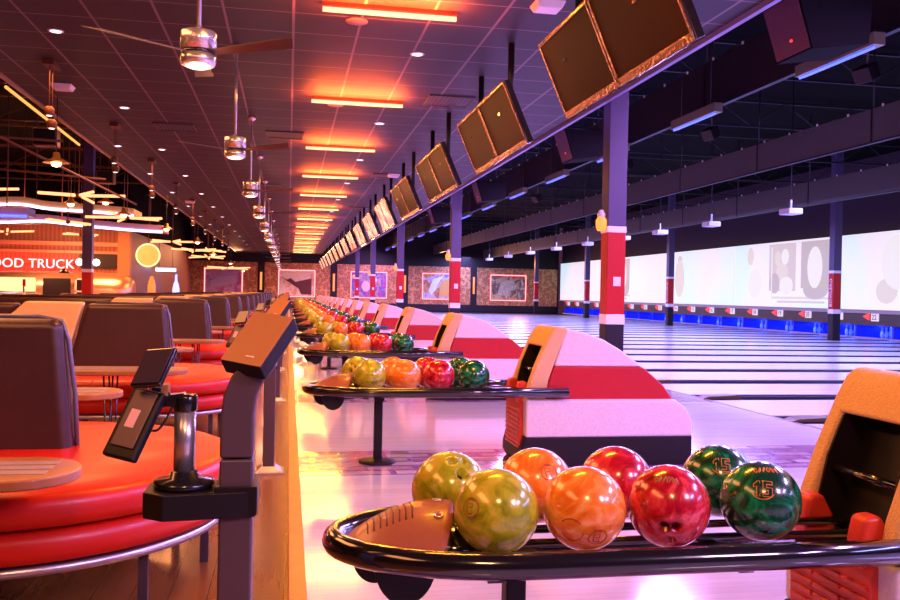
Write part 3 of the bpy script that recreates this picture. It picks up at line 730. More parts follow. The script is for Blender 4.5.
# fans
fan_y = [5.35 + 3.6 * i for i in range(14)]
fan = None
for i, y in enumerate(fan_y):
    lab = '%s ceiling fan with a brushed nickel drum and lit lamp' % ORD[i]
    rz = math.radians([0, -4, 8, 15, 30, 50][i % 6])
    if fan is None:
        fan = thing('ceiling_fan', lab, 'ceiling fan', (-.55, y, 2.56), rz, 'ceiling fans over the walkway')
        MB().lathe([(.0, 1.04), (.058, 1.04), (.055, .99), (.02, .965), (0, .965)], n=20).build('canopy', 'chrome', fan)
        MB().cyl((0, 0, .10), (0, 0, .98), .013, 10).build('downrod', 'satin', fan)
        MB().lathe([(.022, .14), (.03, .13), (.035, .118), (.098, .112), (.104, .105), (.104, 0), (.0, 0)], n=32).build('motor_drum', 'chrome', fan)
        MB().lathe([(.0, .002), (.096, .002), (.096, -.028), (0, -.028)], n=28).build('drum_band', 'black', fan)
        MB().lathe([(.0, -.026), (.103, -.026), (.103, -.06), (.095, -.085), (.082, -.092)], n=32).build('lamp_ring', 'chrome', fan)
        MB().lathe([(.082, -.088), (.055, -.10), (0, -.106)], n=24).build('lamp_lens', 'led', fan)
        for a in (92, 212, 330):
            ca, sa = math.cos(math.radians(a)), math.sin(math.radians(a))
            def P(r, s_, z): return (r * ca - s_ * sa, r * sa + s_ * ca, z)
            vs = [P(.08, -.03, -.005), P(.08, .03, -.018), P(.60, .06, -.010), P(.66, -.055, .018)]
            vs += [(x, y_, z - .006) for x, y_, z in vs]
            MB().add(vs, [(0, 1, 2, 3), (7, 6, 5, 4), (0, 4, 5, 1), (1, 5, 6, 2), (2, 6, 7, 3), (3, 7, 4, 0)]).build('blade', 'blade', fan)
    else: dup(fan, (-.55, y, 2.56), lab, rz)
# downlights
dl = None
def downlight(x, y, lab, grp):
    global dl
    if dl is None:
        dl = thing('downlight', lab, 'ceiling light', (x, y, ZC), 0, grp)
        MB().lathe([(.052, -.004), (0, -.006)], n=18).build('lens', 'downlight', dl)
        MB().lathe([(.052, 0), (.052, -.008), (.07, -.006), (.075, 0)], n=20).build('trim_ring', 'white', dl)
    else: dup(dl, (x, y, ZC), lab, group=grp)
for i in range(13): downlight(-2.24, 8.92 + 3.55 * i, '%s white downlight of the row near the ceiling edge over the booths' % ORD[i], 'downlights over the booths')
for i in range(13): downlight(1.25, 8.84 + 3.55 * i + (.2 if i else 0), '%s white downlight of the row just right of the orange tubes' % ORD[i], 'downlights beside the orange tubes')
for i in range(8): downlight(-2.95, 15.87 + 3.6 * i, '%s white downlight tight against the left ceiling edge' % ORD[i], 'downlights along the left ceiling edge')
sp = None
for i in range(8):
    lab = '%s round ceiling speaker between the orange tubes' % ORD[i]
    if sp is None:
        sp = thing('ceiling_speaker', lab, 'speaker', (.56, 7.9, ZC), 0, 'round ceiling speakers')
        MB().lathe([(.10, 0), (.10, -.010), (.0, -.014)], n=28).build('grille', mat('speaker grille', (.34, .16, .16), .6), sp)
    else: dup(sp, (.56, 7.9 + 3.6 * i, ZC), lab)
vt = None
for i, (x, y) in enumerate(((-1.73, 13.72), (1.95, 10.85), (-.1, 13.9), (1.95, 18.1), (-.5, 20.7), (1.95, 25.3))):
    lab = ['ceiling vent grille over the booths, left of the fans', 'vent grille nearest the television monitors', 'vent grille between the fans and orange tubes', 'second vent grille beside the monitors', 'farther vent grille by the fan rods', 'third vent grille beside the monitors'][i]
    if vt is None:
        vt = thing('ceiling_vent', lab, 'vent', (x, y, ZC), 0, 'ceiling vents')
        MB().box(-.28, .28, -.28, .28, -.006, 0).build('backing', 'darkplastic', vt)
        f = MB(); 
        for q in (-1, 1): f.box(-.29, .29, q * .27, q * .29, -.02, 0); f.box(q * .27, q * .29, -.29, .29, -.02, 0)
        f.build('frame', 'duct', vt)
        s_ = MB(); [s_.box(-.26 + .052 * j, -.235 + .052 * j, -.26, .26, -.016, -.008) for j in range(10)]
        s_.build('slat', 'duct', vt)
    else: dup(vt, (x, y, ZC), lab)
wb = None
for i, (x, y) in enumerate(((2.09, 7.04), (2.09, 17.9), (-2.75, 11.3), (-2.75, 25.2))):
    lab = ['white box fitting on the ceiling beside the nearest pair of monitors', 'white box fitting on the ceiling beyond the third pair of monitors', 'white box fitting at the left ceiling edge, nearer', 'white box fitting at the left ceiling edge, farther'][i]
    if wb is None:
        wb = tag(MB().add([(-.13, -.12, 0), (.13, -.12, 0), (.13, .12, 0), (-.13, .12, 0), (-.10, -.09, -.06), (.10, -.09, -.06), (.10, .09, -.06), (-.10, .09, -.06)],
                      [(0, 1, 2, 3), (7, 6, 5, 4), (0, 4, 5, 1), (1, 5, 6, 2), (2, 6, 7, 3), (3, 7, 4, 0)]).build('emergency_light', 'white', None, .01), lab, 'ceiling light', 'white box fittings', (x, y, ZC))
    else: dup(wb, (x, y, ZC), lab)

# ------------------------------------------------------------------ monitors in pairs
def tv_picture():
    m = bpy.data.materials.new('lit advert picture'); m.use_nodes = True; nt, b = nodes(m)
    g = nt.nodes.new('ShaderNodeNewGeometry'); n = nt.nodes.new('ShaderNodeTexNoise'); n.inputs['Scale'].default_value = 3.2; n.inputs['Detail'].default_value = 3
    nt.links.new(g.outputs['Position'], n.inputs['Vector'])
    c = ramp(nt, n.outputs['Fac'], [(.3, (.45, .03, .04)), (.42, (.95, .22, .08)), (.52, (.98, .75, .55)), (.60, (.85, .12, .10)), (.7, (.3, .2, .5))])
    nt.links.new(c, b.inputs['Emission Color']); b.inputs['Emission Strength'].default_value = 1.1; b.inputs['Base Color'].default_value = (.1, .05, .05, 1)
    MATS['tvpic'] = m
tv_picture()
def make_tv(label, lit):
    t = thing('monitor_pair', label, 'television', (1.98, 0, 0), 0, 'pairs of television monitors hung over the racks')
    d = Vector((.245, 0, -.56)).normalized(); n = Vector((-.56, 0, -.245)).normalized(); A = Vector((-.10, 0, 3.115))   # top corner, down, face normal
    Hh = .61
    for y0 in (-1.10, .008):
        w = 1.085
        bz = MB().quadbox(A + Vector((0, y0, 0)), (0, w, 0), d * Hh, -n * .06).build('monitor', 'tvframe', t, .008, 2)
        f = MB(); e = .022
        for a0, a1, b0, b1 in ((0, w, 0, e), (0, w, Hh - e * 2.2, Hh), (0, e, 0, Hh), (w - e, w, 0, Hh)):
            f.quadbox(A + Vector((0, y0 + a0, 0)) + d * b0 + n * .002, (0, a1 - a0, 0), d * (b1 - b0), n * .012)
        f.build('bezel', mat('mirror bezel', (.55, .30, .18), .12, .9, bump=.5, bscale=30), bz, .003)
        MB().quadbox(A + Vector((0, y0 + e, 0)) + d * e + n * .001, (0, w - 2 * e, 0), d * (Hh - 3.2 * e), n * .003).build('screen', 'tvpic' if lit else 'tvscreen', bz)
    for yy in (-.62, .72):
        MB().tube([(.09, yy, 2.95), (.09, yy, ZC)], .032, 12).build('hanger_pole', 'darkplastic', t)
        b = MB(); b.quadbox(A + Vector((0, yy - .08, 0)) + d * .12 - n * .06, (0, .16, 0), d * .36, -n * .035); b.box(-.02, .12, yy - .04, yy + .04, 2.90, 2.98)
        b.build('mount_bracket', 'black', t)
    MB().tube(smooth_path([(.10, -.62, 2.93), (.16, -.66, 2.80), (.12, -.70, 2.68), (.18, -.62, 2.72), (.10, -.60, 2.85)]), .006, 6).build('cable', 'black', t)
    return t
tvo = make_tv('nearest pair of switched off television monitors hanging from the ceiling', False); tvo.location = (2.0, 5.5, 0)
tvl = make_tv('fifth nearest pair of television monitors, showing bright pictures', True); tvl.location = (2.0, 5.5 + 3.36 * 4, 0)
for i in range(1, 16):
    if i == 4: continue
    dup(tvo if i < 4 else tvl, (2.0, 5.5 + 3.36 * i, 0), '%s pair of television monitors, %s' % (ORD[i], 'switched off' if i < 4 else 'showing bright pictures'))

# ------------------------------------------------------------------ overhead of the lane side
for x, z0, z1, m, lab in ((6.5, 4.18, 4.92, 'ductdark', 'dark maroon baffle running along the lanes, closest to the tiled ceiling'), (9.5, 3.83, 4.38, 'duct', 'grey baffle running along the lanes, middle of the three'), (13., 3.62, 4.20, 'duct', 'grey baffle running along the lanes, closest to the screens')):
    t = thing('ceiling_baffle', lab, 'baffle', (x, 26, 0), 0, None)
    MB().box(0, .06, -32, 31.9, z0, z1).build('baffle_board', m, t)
    MB().box(-.01, .07, -32, 31.9, z0 - .03, z0).build('bottom_edge', 'darktruss', t)
    for j in range(17): MB().box(-.012, 0, -31 + S * j - .012, -31 + S * j + .012, z0, z1).build('seam_strip', 'darkplastic', t)
    r_ = MB()
    for j in range(68): r_.box(-.02, .0, -31.3 + .9 * j, -31.27 + .9 * j, z1 - .01, z1 + .03)
    q = r_.build('rivet', 'white', t); q['kind'] = 'stuff'
    for j in range(17): MB().cyl((.03, -31 + S * j, z1), (.03, -31 + S * j, 5.9), .012, 6).build('hanger_rod', 'darktruss', t)
wf = None
for i in range(14):
    y = 9.2 + 3.6 * i
    if y > 56: break
    lab = '%s blacklight fixture hanging over the foul line, blue underneath' % ORD[i]
    if wf is None:
        wf = thing('blacklight_fixture', lab, 'light fixture', (6.25, y, 3.95), 0, 'blacklight fixtures over the lanes')
        MB().box(-.07, .07, -.75, .75, 0, .14).build('housing', mat('olive steel housing', (.30, .27, .18), .4, .4), wf, .006)
        MB().cyl((-.03, -.70, -.02), (-.03, .70, -.02), .014, 8).build('blue_tube', 'bluetube', wf)
        for yy in (-.5, .5): MB().cyl((0, yy, .1), (0, yy, 1.9), .008, 6).build('hanger_wire', 'darktruss', wf)
    else: dup(wf, (6.25, y, 3.95), lab)
for i, y in enumerate((16.45, 19.9, 22.9, 25.6, 28.9, 32.5, 36.2, 40., 44.)):
    lab = '%s white projector hanging on a rod over the lanes' % ORD[i]
    if i == 0:
        pj = thing('projector', lab, 'projector', (10.2, y, 3.0), 0, 'white projectors over the lanes')
        MB().box(-.16, .16, -.19, .19, -.06, .06).build('projector_body', 'white', pj, .02, 3)
        MB().cyl((0, 0, .06), (0, 0, .25), .02, 8).build('mount', 'white', pj); MB().cyl((0, 0, .25), (0, 0, 2.9), .012, 8).build('hanger_rod', 'darktruss', pj)
        MB().cyl((.16, .05, 0), (.20, .05, 0), .035, 14).build('lens', 'black', pj)
    else: dup(pj, (10.2, y, 3.0), lab)
for i, y in enumerate((7.4, 14.3, 21.4, 28.6)):
    lab = '%s big black loudspeaker cabinet hung beyond the ceiling edge' % ORD[i]
    if i == 0:
        ls = thing('loudspeaker', lab, 'loudspeaker', (4.58, y, 3.50), 0, 'big loudspeaker cabinets beyond the ceiling edge')
        c = MB().prism([(0, .52), (.16, .0), (.75, .09), (.78, .52)], -.05, .55).build('cabinet', mat('matte black cabinet', (.004, .003, .005), .8, spec=.08), ls, .01)
        MB().prism([(-.012, .50), (.148, .02), (.156, .02), (-.004, .50)], -.03, .53).build('speaker_grille', mat('red lit speaker grille', (.09, .012, .010), .5), ls)  # red light on the black cabinet front is painted into the grille
        bd = MB().box(.10, .118, .20, .23, .13, .15).build('badge', 'redlens', ls)
        for xx in (.2, .7): MB().cyl((xx, .25, .5), (xx, .25, 2.44), .01, 6).build('hanger_wire', 'darktruss', ls)
    else: dup(ls, (4.58, y, 3.50), lab)
for i, (x, y, z) in enumerate(((6.9, 9.6, 3.98), (6.9, 13.6, 3.95), (6.9, 17.3, 3.95), (6.9, 24., 3.95))):
    lab = '%s small black speaker on a bracket below the dark baffle' % ORD[i]
    if i == 0:
        ss = thing('small_speaker', lab, 'loudspeaker', (x, y, z), .3, 'small speakers over the lanes')
        MB().prism([(-.1, .02), (.0, -.14), (.16, -.05), (.08, .12)], -.12, .12).build('cabinet', 'darkplastic', ss, .01)
        MB().tube([(.05, 0, .1), (.05, 0, .3), (.05, 0, 1.9)], .012, 8).build('bracket', 'steel', ss)
    else: dup(ss, (x, y, z), lab, .3)
# open joists under the black roof
for i in range(14):
    y = 2. + 4.2 * i
    for x0, x1, side in ((-21, -3.9, 'left, over the booths'), (4.5, XS, 'right, over the lanes')):
        j = MB(); j.box(x0, x1, y - .02, y + .02, 5.78, 5.84); j.box(x0, x1, y - .02, y + .02, 5.20, 5.25)
        nseg = 16
        for q in range(nseg):
            xa = x0 + (x1 - x0) * q / nseg; xb = x0 + (x1 - x0) * (q + 1) / nseg
            j.cyl((xa, y, 5.22 if q % 2 else 5.8), (xb, y, 5.8 if q % 2 else 5.22), .012, 5)
        for q in range(6): xx = x0 + (x1 - x0) * (q + .5) / 6; j.cyl((xx, y, 5.8), (xx, y, 5.9), .012, 5)
        tag(j.build('roof_joist', 'truss' if x0 < 0 else 'darktruss'), 'open web roof joist, %s on the %s' % (ORD[i], side), 'roof joist', 'roof joists on the ' + side.split(',')[0])  # left joists carry the painted orange light, right ones stay dark
# ------------------------------------------------------------------ pictures and wall lamps on the far wall
def art(idx, x0, x1, label):
    t = thing('framed_picture', label, 'picture', ((x0 + x1) / 2, YW - .08, 1.66), 0, 'neon framed pictures on the far wall')
    w, h = (x1 - x0) / 2, .92
    m = bpy.data.materials.new('printed picture'); m.use_nodes = True; nt, b = nodes(m)
    tc = nt.nodes.new('ShaderNodeTexCoord'); n = nt.nodes.new('ShaderNodeTexNoise'); n.inputs['Scale'].default_value = 1.6; n.inputs['Detail'].default_value = 4; n.inputs['Distortion'].default_value = 1.2
    nt.links.new(tc.outputs['Object'], n.inputs['Vector'])
    pal = [[(.3, (.45, .15, .35)), (.5, (.55, .35, .50)), (.62, (.40, .10, .30))], [(.3, (.75, .55, .38)), (.5, (.8, .65, .5)), (.62, (.65, .35, .2))],
           [(.3, (.03, .03, .18)), (.48, (.45, .30, .24)), (.55, (.10, .08, .35)), (.7, (.55, .1, .2))], [(.3, (.05, .15, .55)), (.45, (.55, .5, .6)), (.55, (.55, .20, .02)), (.7, (.1, .05, .2))],
           [(.3, (.55, .08, .02)), (.45, (.6, .45, .22)), (.55, (.12, .05, .04)), (.7, (.8, .6, .4))]][idx]
    nt.links.new(ramp(nt, n.outputs['Fac'], pal), b.inputs['Base Color']); b.inputs['Roughness'].default_value = .6
    MB().box(-w + .12, w - .12, .0, .03, -h + .12, h - .12).build('printed_panel', m, t)
    fr = MB()
    for a0, a1, b0, b1 in ((-w, w, -h, -h + .12), (-w, w, h - .12, h), (-w, -w + .12, -h, h), (w - .12, w, -h, h)): fr.box(a0, a1, .0, .04, b0, b1)
    fr.build('red_frame', 'neonred', t)
    c = .06; pts = [(-w + c, -.02, -h + c), (w - c, -.02, -h + c), (w - c, -.02, h - c), (-w + c, -.02, h - c)]
    nn_ = MB()
    for i in range(4): nn_.cyl(pts[i], pts[(i + 1) % 4], .02, 8)
    nn_.build('neon_tube', 'neonwhite', t)
    # the simple motif of each print
    if idx == 0:
        MB().prism([(-.75, -.35), (-.85, .05), (-.3, .35), (.5, .45), (.85, .2), (.8, -.05), (0, -.25)], -.012, 0).build('printed_car', mat('pale car print', (.55, .42, .60), .6), t)
        MB().prism([(-.2, .33), (.05, .6), (.5, .62), (.6, .42)], -.014, 0).build('printed_window', mat('mauve print', (.45, .30, .55), .4), t)
    elif idx == 1:
        MB().prism([(-1.0, .45), (-.7, .2), (-.4, .35), (-.1, .1), (.95, .35), (.95, -.72), (.3, -.72), (.1, -.3), (-.25, -.1), (-.5, .1)], -.012, 0).build('printed_silhouette', mat('dark maroon print', (.10, .01, .02), .4), t)
    elif idx == 2:
        MB().prism([(x, z) for x, z in ell(-.2, -.1, .28, .35)], -.012, 0).build('printed_head', mat('tan print', (.75, .50, .35), .4), t)
        MB().prism([(x, z) for x, z in ell(.35, .35, .18, .14)], -.012, 0).build('printed_spot', mat('cream print', (.9, .8, .7), .4), t)
    elif idx == 3:
        MB().prism([(-.1, -.7), (0, .2), (.3, .5), (.7, .45), (.9, .1), (.9, -.7)], -.012, 0).build('printed_shape', mat('ochre print', (.70, .35, .08), .4), t)
        MB().prism([(-.8, -.3), (-.5, .5), (.2, .7), (-.1, .3), (-.3, -.2), (-.6, -.6)], -.013, 0).build('printed_wing', mat('pale blue print', (.75, .8, .95), .4), t)
    else:
        MB().prism([(-.75, -.5), (-.55, .3), (-.1, .55), (.3, .45), (.6, .15), (.5, -.1), (.2, -.2), (.1, -.55)], -.012, 0).build('printed_animal', mat('bone print', (.62, .50, .32), .6, var=.6, vscale=6), t)
    return t
for i, (a, b, l) in enumerate(((-5.38, -2.9, 'pink neon framed picture of a pale car, leftmost on the far wall'), (-.7, 1.75, 'neon framed picture of a dark maroon shape, at the end of the walkway'), (4.0, 6.5, 'neon framed picture with a dark blue ground, seen between far columns'), (8.8, 11.35, 'neon framed picture in blue and ochre, half behind a red banded column'), (13.5, 16.1, 'neon framed picture of a pale animal, nearest the screen wall'))): art(i, a, b, l)
for i, x in enumerate((-1.77, 2.93, 7.66, 12.38)):
    lab = ['orange tube wall lamp left of the middle walkway picture', 'orange tube wall lamp right of the middle walkway picture', 'orange tube wall lamp between the dark blue and ochre pictures', 'orange tube wall lamp left of the pale animal picture'][i]
    if i == 0:
        wl = thing('wall_lamp', lab, 'wall lamp', (x, YW, 0), 0, 'orange wall lamps on the far wall')
        MB().box(-.22, .22, -.08, 0, .45, 3.0).build('dark_backboard', 'columndark', wl)
        MB().cyl((0, -.14, 1.2), (0, -.14, 2.35), .065, 12).build('lit_tube', 'sconce', wl)
    else: dup(wl, (x, YW, 0), lab)

# ------------------------------------------------------------------ left side: truck counter, lights, soffits
t = thing('food_trailer', 'rounded metal food trailer glowing under the red neon words', 'trailer', (-8.8, 34.6, 0))
n = 20
body = [(-2.05 + .0, .3)]
arch = [(-.9 * math.cos(PI * i / n), 1.05 + .68 * math.sin(PI * i / n) ** .6) for i in range(n + 1)]
m = MB(); prof = [(x, z) for x, z in arch]; rings = []
xs = [(-2.0, .55), (-1.9, .8), (-1.6, .96), (-1.2, 1.), (2.3, 1.), (2.7, .94), (2.95, .78), (3.05, .5)]
vs = []; 
for X_, s_ in xs:
    ring_ = [(X_, -.9 * s_ , .35)] + [(X_, -.9 * s_ * math.cos(PI * i / n), 1.0 + .70 * s_ * math.sin(PI * i / n)) for i in range(n + 1)] + [(X_, .9 * s_, .35)]
    vs += ring_
k_ = n + 3
m.add(vs, [(i * k_ + j, i * k_ + j + 1, (i + 1) * k_ + j + 1, (i + 1) * k_ + j) for i in range(len(xs) - 1) for j in range(k_ - 1)], True)
m.add(vs[:k_], [tuple(range(k_))]); m.add(vs[-k_:], [tuple(range(k_))])
m.build('trailer_body', mat('polished copper tinted aluminium', (.80, .50, .32), .28, .8, var=.2, vscale=3), t)
MB().box(.05, 1.0, -.96, -.90, .55, 1.45).build('door_opening', 'columndark', t, .05, 4)
fr = MB()
for a0, a1, b0, b1 in ((1.15, 1.65, 1.40, 1.46), (1.15, 1.65, .95, 1.01), (1.15, 1.21, .5, 1.46), (1.6, 1.66, .5, 1.46)): fr.box(a0, a1, -.98, -.90, b0, b1)
fr.build('window_frame', 'colwhite', t); MB().box(1.2, 1.62, -.95, -.90, .5, 1.4).build('window_pane', 'columndark', t)
MB().box(-1.7, -.2, -.95, -.9, .95, 1.45).build('serving_hatch', glow('warm lit hatch', (1., .55, .22), 1.6), t, .05, 3)
MB().box(-1.8, -.1, -1.15, -.9, .86, .90).build('serving_ledge', 'chrome', t)
ns = thing('neon_sign', 'red and white neon lettering reading FOOD TRUCK above the trailer', 'sign', (-9.78, 35.7, 2.0))
text_obj('neon_letters', 'FOOD TRUCK', .50, 'neonwhite', ns, (0, 0, 0), (1, 0, 0), (0, 0, 1), .05, 1.02)
text_obj('red_letter_edge', 'FOOD TRUCK', .53, 'neonred', ns, (0, .06, 0), (1, 0, 0), (0, 0, 1), .05, 1.01)
MB().box(-1.6, 1.6, .12, .16, -.02, .02).build('mounting_rail', 'truss', ns)
rg = thing('round_sign', 'yellow round sign glowing at the corner of the truck counter', 'sign', (-5.35, 35.2, 2.42))
MB().lathe([(.0, -.06), (.42, -.06), (.44, 0), (.42, .06), (0, .06)], n=32).build('disc', glow('yellow sign face', (1., .44, .09), 1.0), rg).rotation_euler = (PI / 2, 0, 0)
MB().tube([(.43 * math.cos(2 * PI * i / 30), -.08, .43 * math.sin(2 * PI * i / 30)) for i in range(30)], .03, 8, True).build('rim_tube', glow('yellow neon', (1., .75, .35), 1.3), rg)
MB().cyl((0, 0, .42), (0, 0, 3.45), .015, 6).build('hanger', 'truss', rg)
bt = thing('bottle_sign', 'blue and white glowing bottle shaped sign by the far left wall', 'sign', (-5.5, 45, .6))
MB().lathe([(0, 0), (.16, 0), (.17, .5), (.13, .75), (.06, .95), (.05, 1.25), (0, 1.27)], n=16).build('bottle', glow('blue bottle glow', (.25, .25, 1.), 3.), bt)
br = thing('menu_bar_sign', 'thin blue white lit bar sign hanging behind the yellow round sign', 'sign', (-5.6, 42, 2.02))
MB().box(-.45, .45, -.03, .03, -.08, .08).build('lit_face', glow('blue white sign', (.4, .45, 1.), 4.), br)
for xx in (-.3, .3): MB().cyl((xx, 0, .08), (xx, 0, 3.85), .01, 6).build('hanger', 'truss', br)
st_ = thing('red_post', 'red glowing gas pump shaped post at the truck corner', 'post', (-5.15, 34.8, .0))
MB().lathe([(.14, 0), (.14, 1.3), (.10, 1.45), (.05, 1.6), (0, 1.6)], n=16).build('post_body', glow('amber post', (1., .18, .03), 1.4), st_)
ct = thing('bar_counter', 'long counter with a pale lit top in front of the trailer', 'counter', (-9., 32.5, 0))
MB().box(-5, 3.0, -.3, .3, 0, .72).build('counter_front', 'tablewood', ct); MB().box(-5.1, 3.1, -.36, .36, .72, .78).build('counter_top', 'tanvinyl', ct, .01)
ts = thing('bar_screen', 'pale blue lit display standing on the counter at the left frame edge', 'screen', (-10.2, 32.3, .78))
MB().box(-.30, .30, -.03, .03, .08, .60).build('display', glow('pale blue display', (.55, .75, 1.), 2.), ts); MB().box(-.1, .1, -.08, .08, 0, .08).build('foot', 'black', ts)
tp_ = thing('beer_tap', 'red handled tap on the counter below the neon words', 'tap', (-9.0, 32.3, .78))
MB().cyl((0, 0, 0), (0, 0, .35), .04, 12).build('tap_column', 'chrome', tp_); MB().box(-.05, .05, -.03, .03, .35, .60).build('tap_handle', 'redplastic', tp_, .02)
for i, x in enumerate((-10.1, -7.75)):
    p = thing('pendant_lamp', ['dark cone pendant lamp at the left frame edge over the counter', 'dark cone pendant lamp right under the end of the neon words'][i], 'pendant lamp', (x, 32.5, 1.62), 0, 'cone pendants over the counter')
    MB().lathe([(.20, 0), (.10, .10), (.03, .16), (0, .16)], n=20).build('shade', 'black', p); MB().lathe([(0, .01), (.15, .01), (.15, .03), (0, .03)], n=16).build('bulb', 'led', p); MB().cyl((0, 0, .16), (0, 0, 4.25), .006, 5).build('cord', 'black', p)
cl = thing('counter_column', 'column at the truck counter, pale above and red below', 'column', (-4.72, 22, 0))
MB().box(-.11, .11, -.11, .11, .0, 1.5).build('red_shaft', 'colred', cl); MB().box(-.115, .115, -.115, .115, 1.5, 1.58).build('white_band', 'colwhite', cl); MB().box(-.11, .11, -.11, .11, 1.58, 5.9).build('upper_shaft', 'columnpaint', cl)
for s2, xx in ((-1, -.32), (1, .32)):
    MB().lathe([(0, -.09), (.065, -.065), (.09, 0), (.065, .065), (0, .09)], (xx * .6, 0, 1.74), 16).build('globe_light', 'led', cl)
    MB().cyl((0, 0, 1.74), (xx * .6, 0, 1.74), .015, 6).build('globe_arm', 'black', cl)
# wavy lit soffits
def soffit(pts, w, zt, name, label, m1, m2):
    t = thing(name, label, 'soffit', (0, 0, 0))
    P = smooth_path([(x, y, z) for x, y, z in pts], 6); n = len(P)
    up = [(p.x, p.y, p.z + .16) for p in P]; lo = [(p.x, p.y, p.z) for p in P]; bu = [(p.x, p.y + w, p.z + .16) for p in P]; bl = [(p.x, p.y + w, p.z) for p in P]
    vs = lo + up + bu + bl
    fs = []
    for i in range(n - 1):
        for r_ in range(4): a = r_ * n + i; b = ((r_ + 1) % 4) * n + i; fs.append((a, a + 1, b + 1, b))
    fs += [(0, n, 2 * n, 3 * n), (n - 1, 2 * n - 1, 3 * n - 1, 4 * n - 1)]
    MB().add(vs, fs).build('wavy_panel', m1, t)
    MB().tube([(p.x, p.y - .02, p.z - .02) for p in P], .03, 8).build('led_edge', m2, t)
    h = MB()
    for i in range(2, n - 1, 6): MB().cyl((P[i].x, P[i].y + w / 2, P[i].z + .16), (P[i].x, P[i].y + w / 2, 5.9), .012, 6).build('hanger_rod', 'truss', t)
ledw = glow('violet white led', (.55, .45, 1.), 5.)
soffit([(-9.5, 22, 2.98), (-7.5, 22, 3.0), (-6.3, 22, 3.08), (-5.6, 22, 3.0), (-4.3, 22, 2.95), (-3.7, 22, 2.9)], 1.2, 0, 'wave_soffit', 'upper wavy hanging soffit with a violet lit edge, left of the ceiling', 'tanvinyl', ledw)
soffit([(-9.5, 24, 2.8), (-7.3, 24, 2.78), (-6.3, 24, 2.84), (-5.2, 24, 2.75), (-4., 24, 2.68), (-3.3, 24, 2.66)], 1.2, 0, 'wave_soffit', 'lower wavy hanging soffit with a violet lit edge, over the pale column', mat('mauve soffit', (.55, .32, .36), .5), ledw)
soffit([(-9.5, 19.5, 2.66), (-7.3, 19.5, 2.66), (-6.2, 19.5, 2.62), (-5.4, 19.5, 2.62)], .6, 0, 'wave_soffit', 'short blue hanging soffit lit electric blue at the left frame edge', mat('blue soffit', (.04, .05, .35), .4), 'bluetube')
# starbursts of tubes
def star(x, y, z, segs, label):
    t = thing('starburst_light', label, 'hanging light', (x, y, z), 0, 'starbursts of orange tubes')
    for (a, b) in segs:
        MB().cyl(a, b, .028, 8).build('orange_tube', 'tubehot', t)
    MB().lathe([(0, -.05), (.05, -.03), (.05, .03), (0, .05)], n=10).build('hub', 'truss', t)
    MB().cyl((0, 0, 0), (0, 0, 5.9 - z), .010, 6).build('hanger_rod', 'truss', t)
def rays(R, n, dz=.06, ph=.2): return [((0.09 * math.cos(a), .09 * math.sin(a), 0), (R * math.cos(a), R * math.sin(a), dz * math.sin(3 * a))) for a in [ph + 2 * PI * i / n for i in range(n)]]
star(-4.05, 18, 2.93, rays(.85, 5), 'biggest starburst of orange tubes, over the wavy soffit at upper left')
star(-3.5, 20, 2.68, rays(.85, 5, ph=.7), 'starburst of orange tubes just below and right of the biggest one')
star(-3.55, 28, 2.60, rays(.75, 5, ph=.1), 'starburst of orange tubes right of the yellow round sign, upper')
star(-3.1, 30, 2.45, rays(.75, 5, ph=.5), 'starburst of orange tubes right of the yellow round sign, lower')
star(-3.4, 38, 2.52, rays(.8, 6, ph=.5), 'starburst of orange tubes left above the pale car picture')
star(-2.9, 43, 2.2, rays(1.1, 8, ph=.3), 'farthest starburst of orange tubes, over the pale car picture')
star(-4.9, 20.8, 2.6, rays(.6, 4, ph=1.1), 'small starburst of orange tubes beside the pale column')
star(-6.6, 20.6, 3.25, rays(.7, 5, ph=.4), 'starburst of orange tubes above the upper soffit at the left frame edge')
star(-3.0, 34, 2.62, rays(.7, 5, ph=.9), 'starburst of orange tubes behind the blue white bar sign')
star(-8.0, 27, 2.70, rays(.7, 4, ph=.3), 'starburst of orange tubes above the neon words')
star(-6.0, 27, 2.68, rays(.6, 4, ph=.9), 'starburst of orange tubes above the dark menu recess')
# lamps with a small shade on stems
sl = None
for i, (x, y, z) in enumerate(((-2.98, 12, 2.74), (-3.3, 18.5, 2.62), (-4.1, 17.6, 2.72), (-3.75, 19, 2.9), (-3.0, 22.5, 2.62), (-2.6, 26, 2.5), (-2.75, 33, 2.42), (-2.5, 39, 2.3), (-2.2, 44, 2.1))):
    lab = ['bright bell shaped hanging lamp by the left ceiling edge, nearest one'][0] if i == 0 else '%s bright bell shaped hanging lamp among the starbursts' % ORD[i]
    if sl is None:
        sl = thing('bell_lamp', lab, 'hanging lamp', (x, y, z), 0, 'bell shaped hanging lamps')
        MB().lathe([(.16, 0), (.12, .03), (.05, .07), (.035, .14), (0, .15)], n=18).build('shade', mat('brass shade', (.55, .28, .10), .3, .8), sl)
        MB().lathe([(0, -.05), (.05, -.035), (.065, 0), (.04, .02), (0, .02)], n=14).build('bulb', glow('hot bulb', (1., .45, .18), 14.), sl)
        MB().cyl((0, 0, .14), (0, 0, .86), .006, 5).build('cord', 'black', sl)
    else: dup(sl, (x, y, z), lab)
tr = None
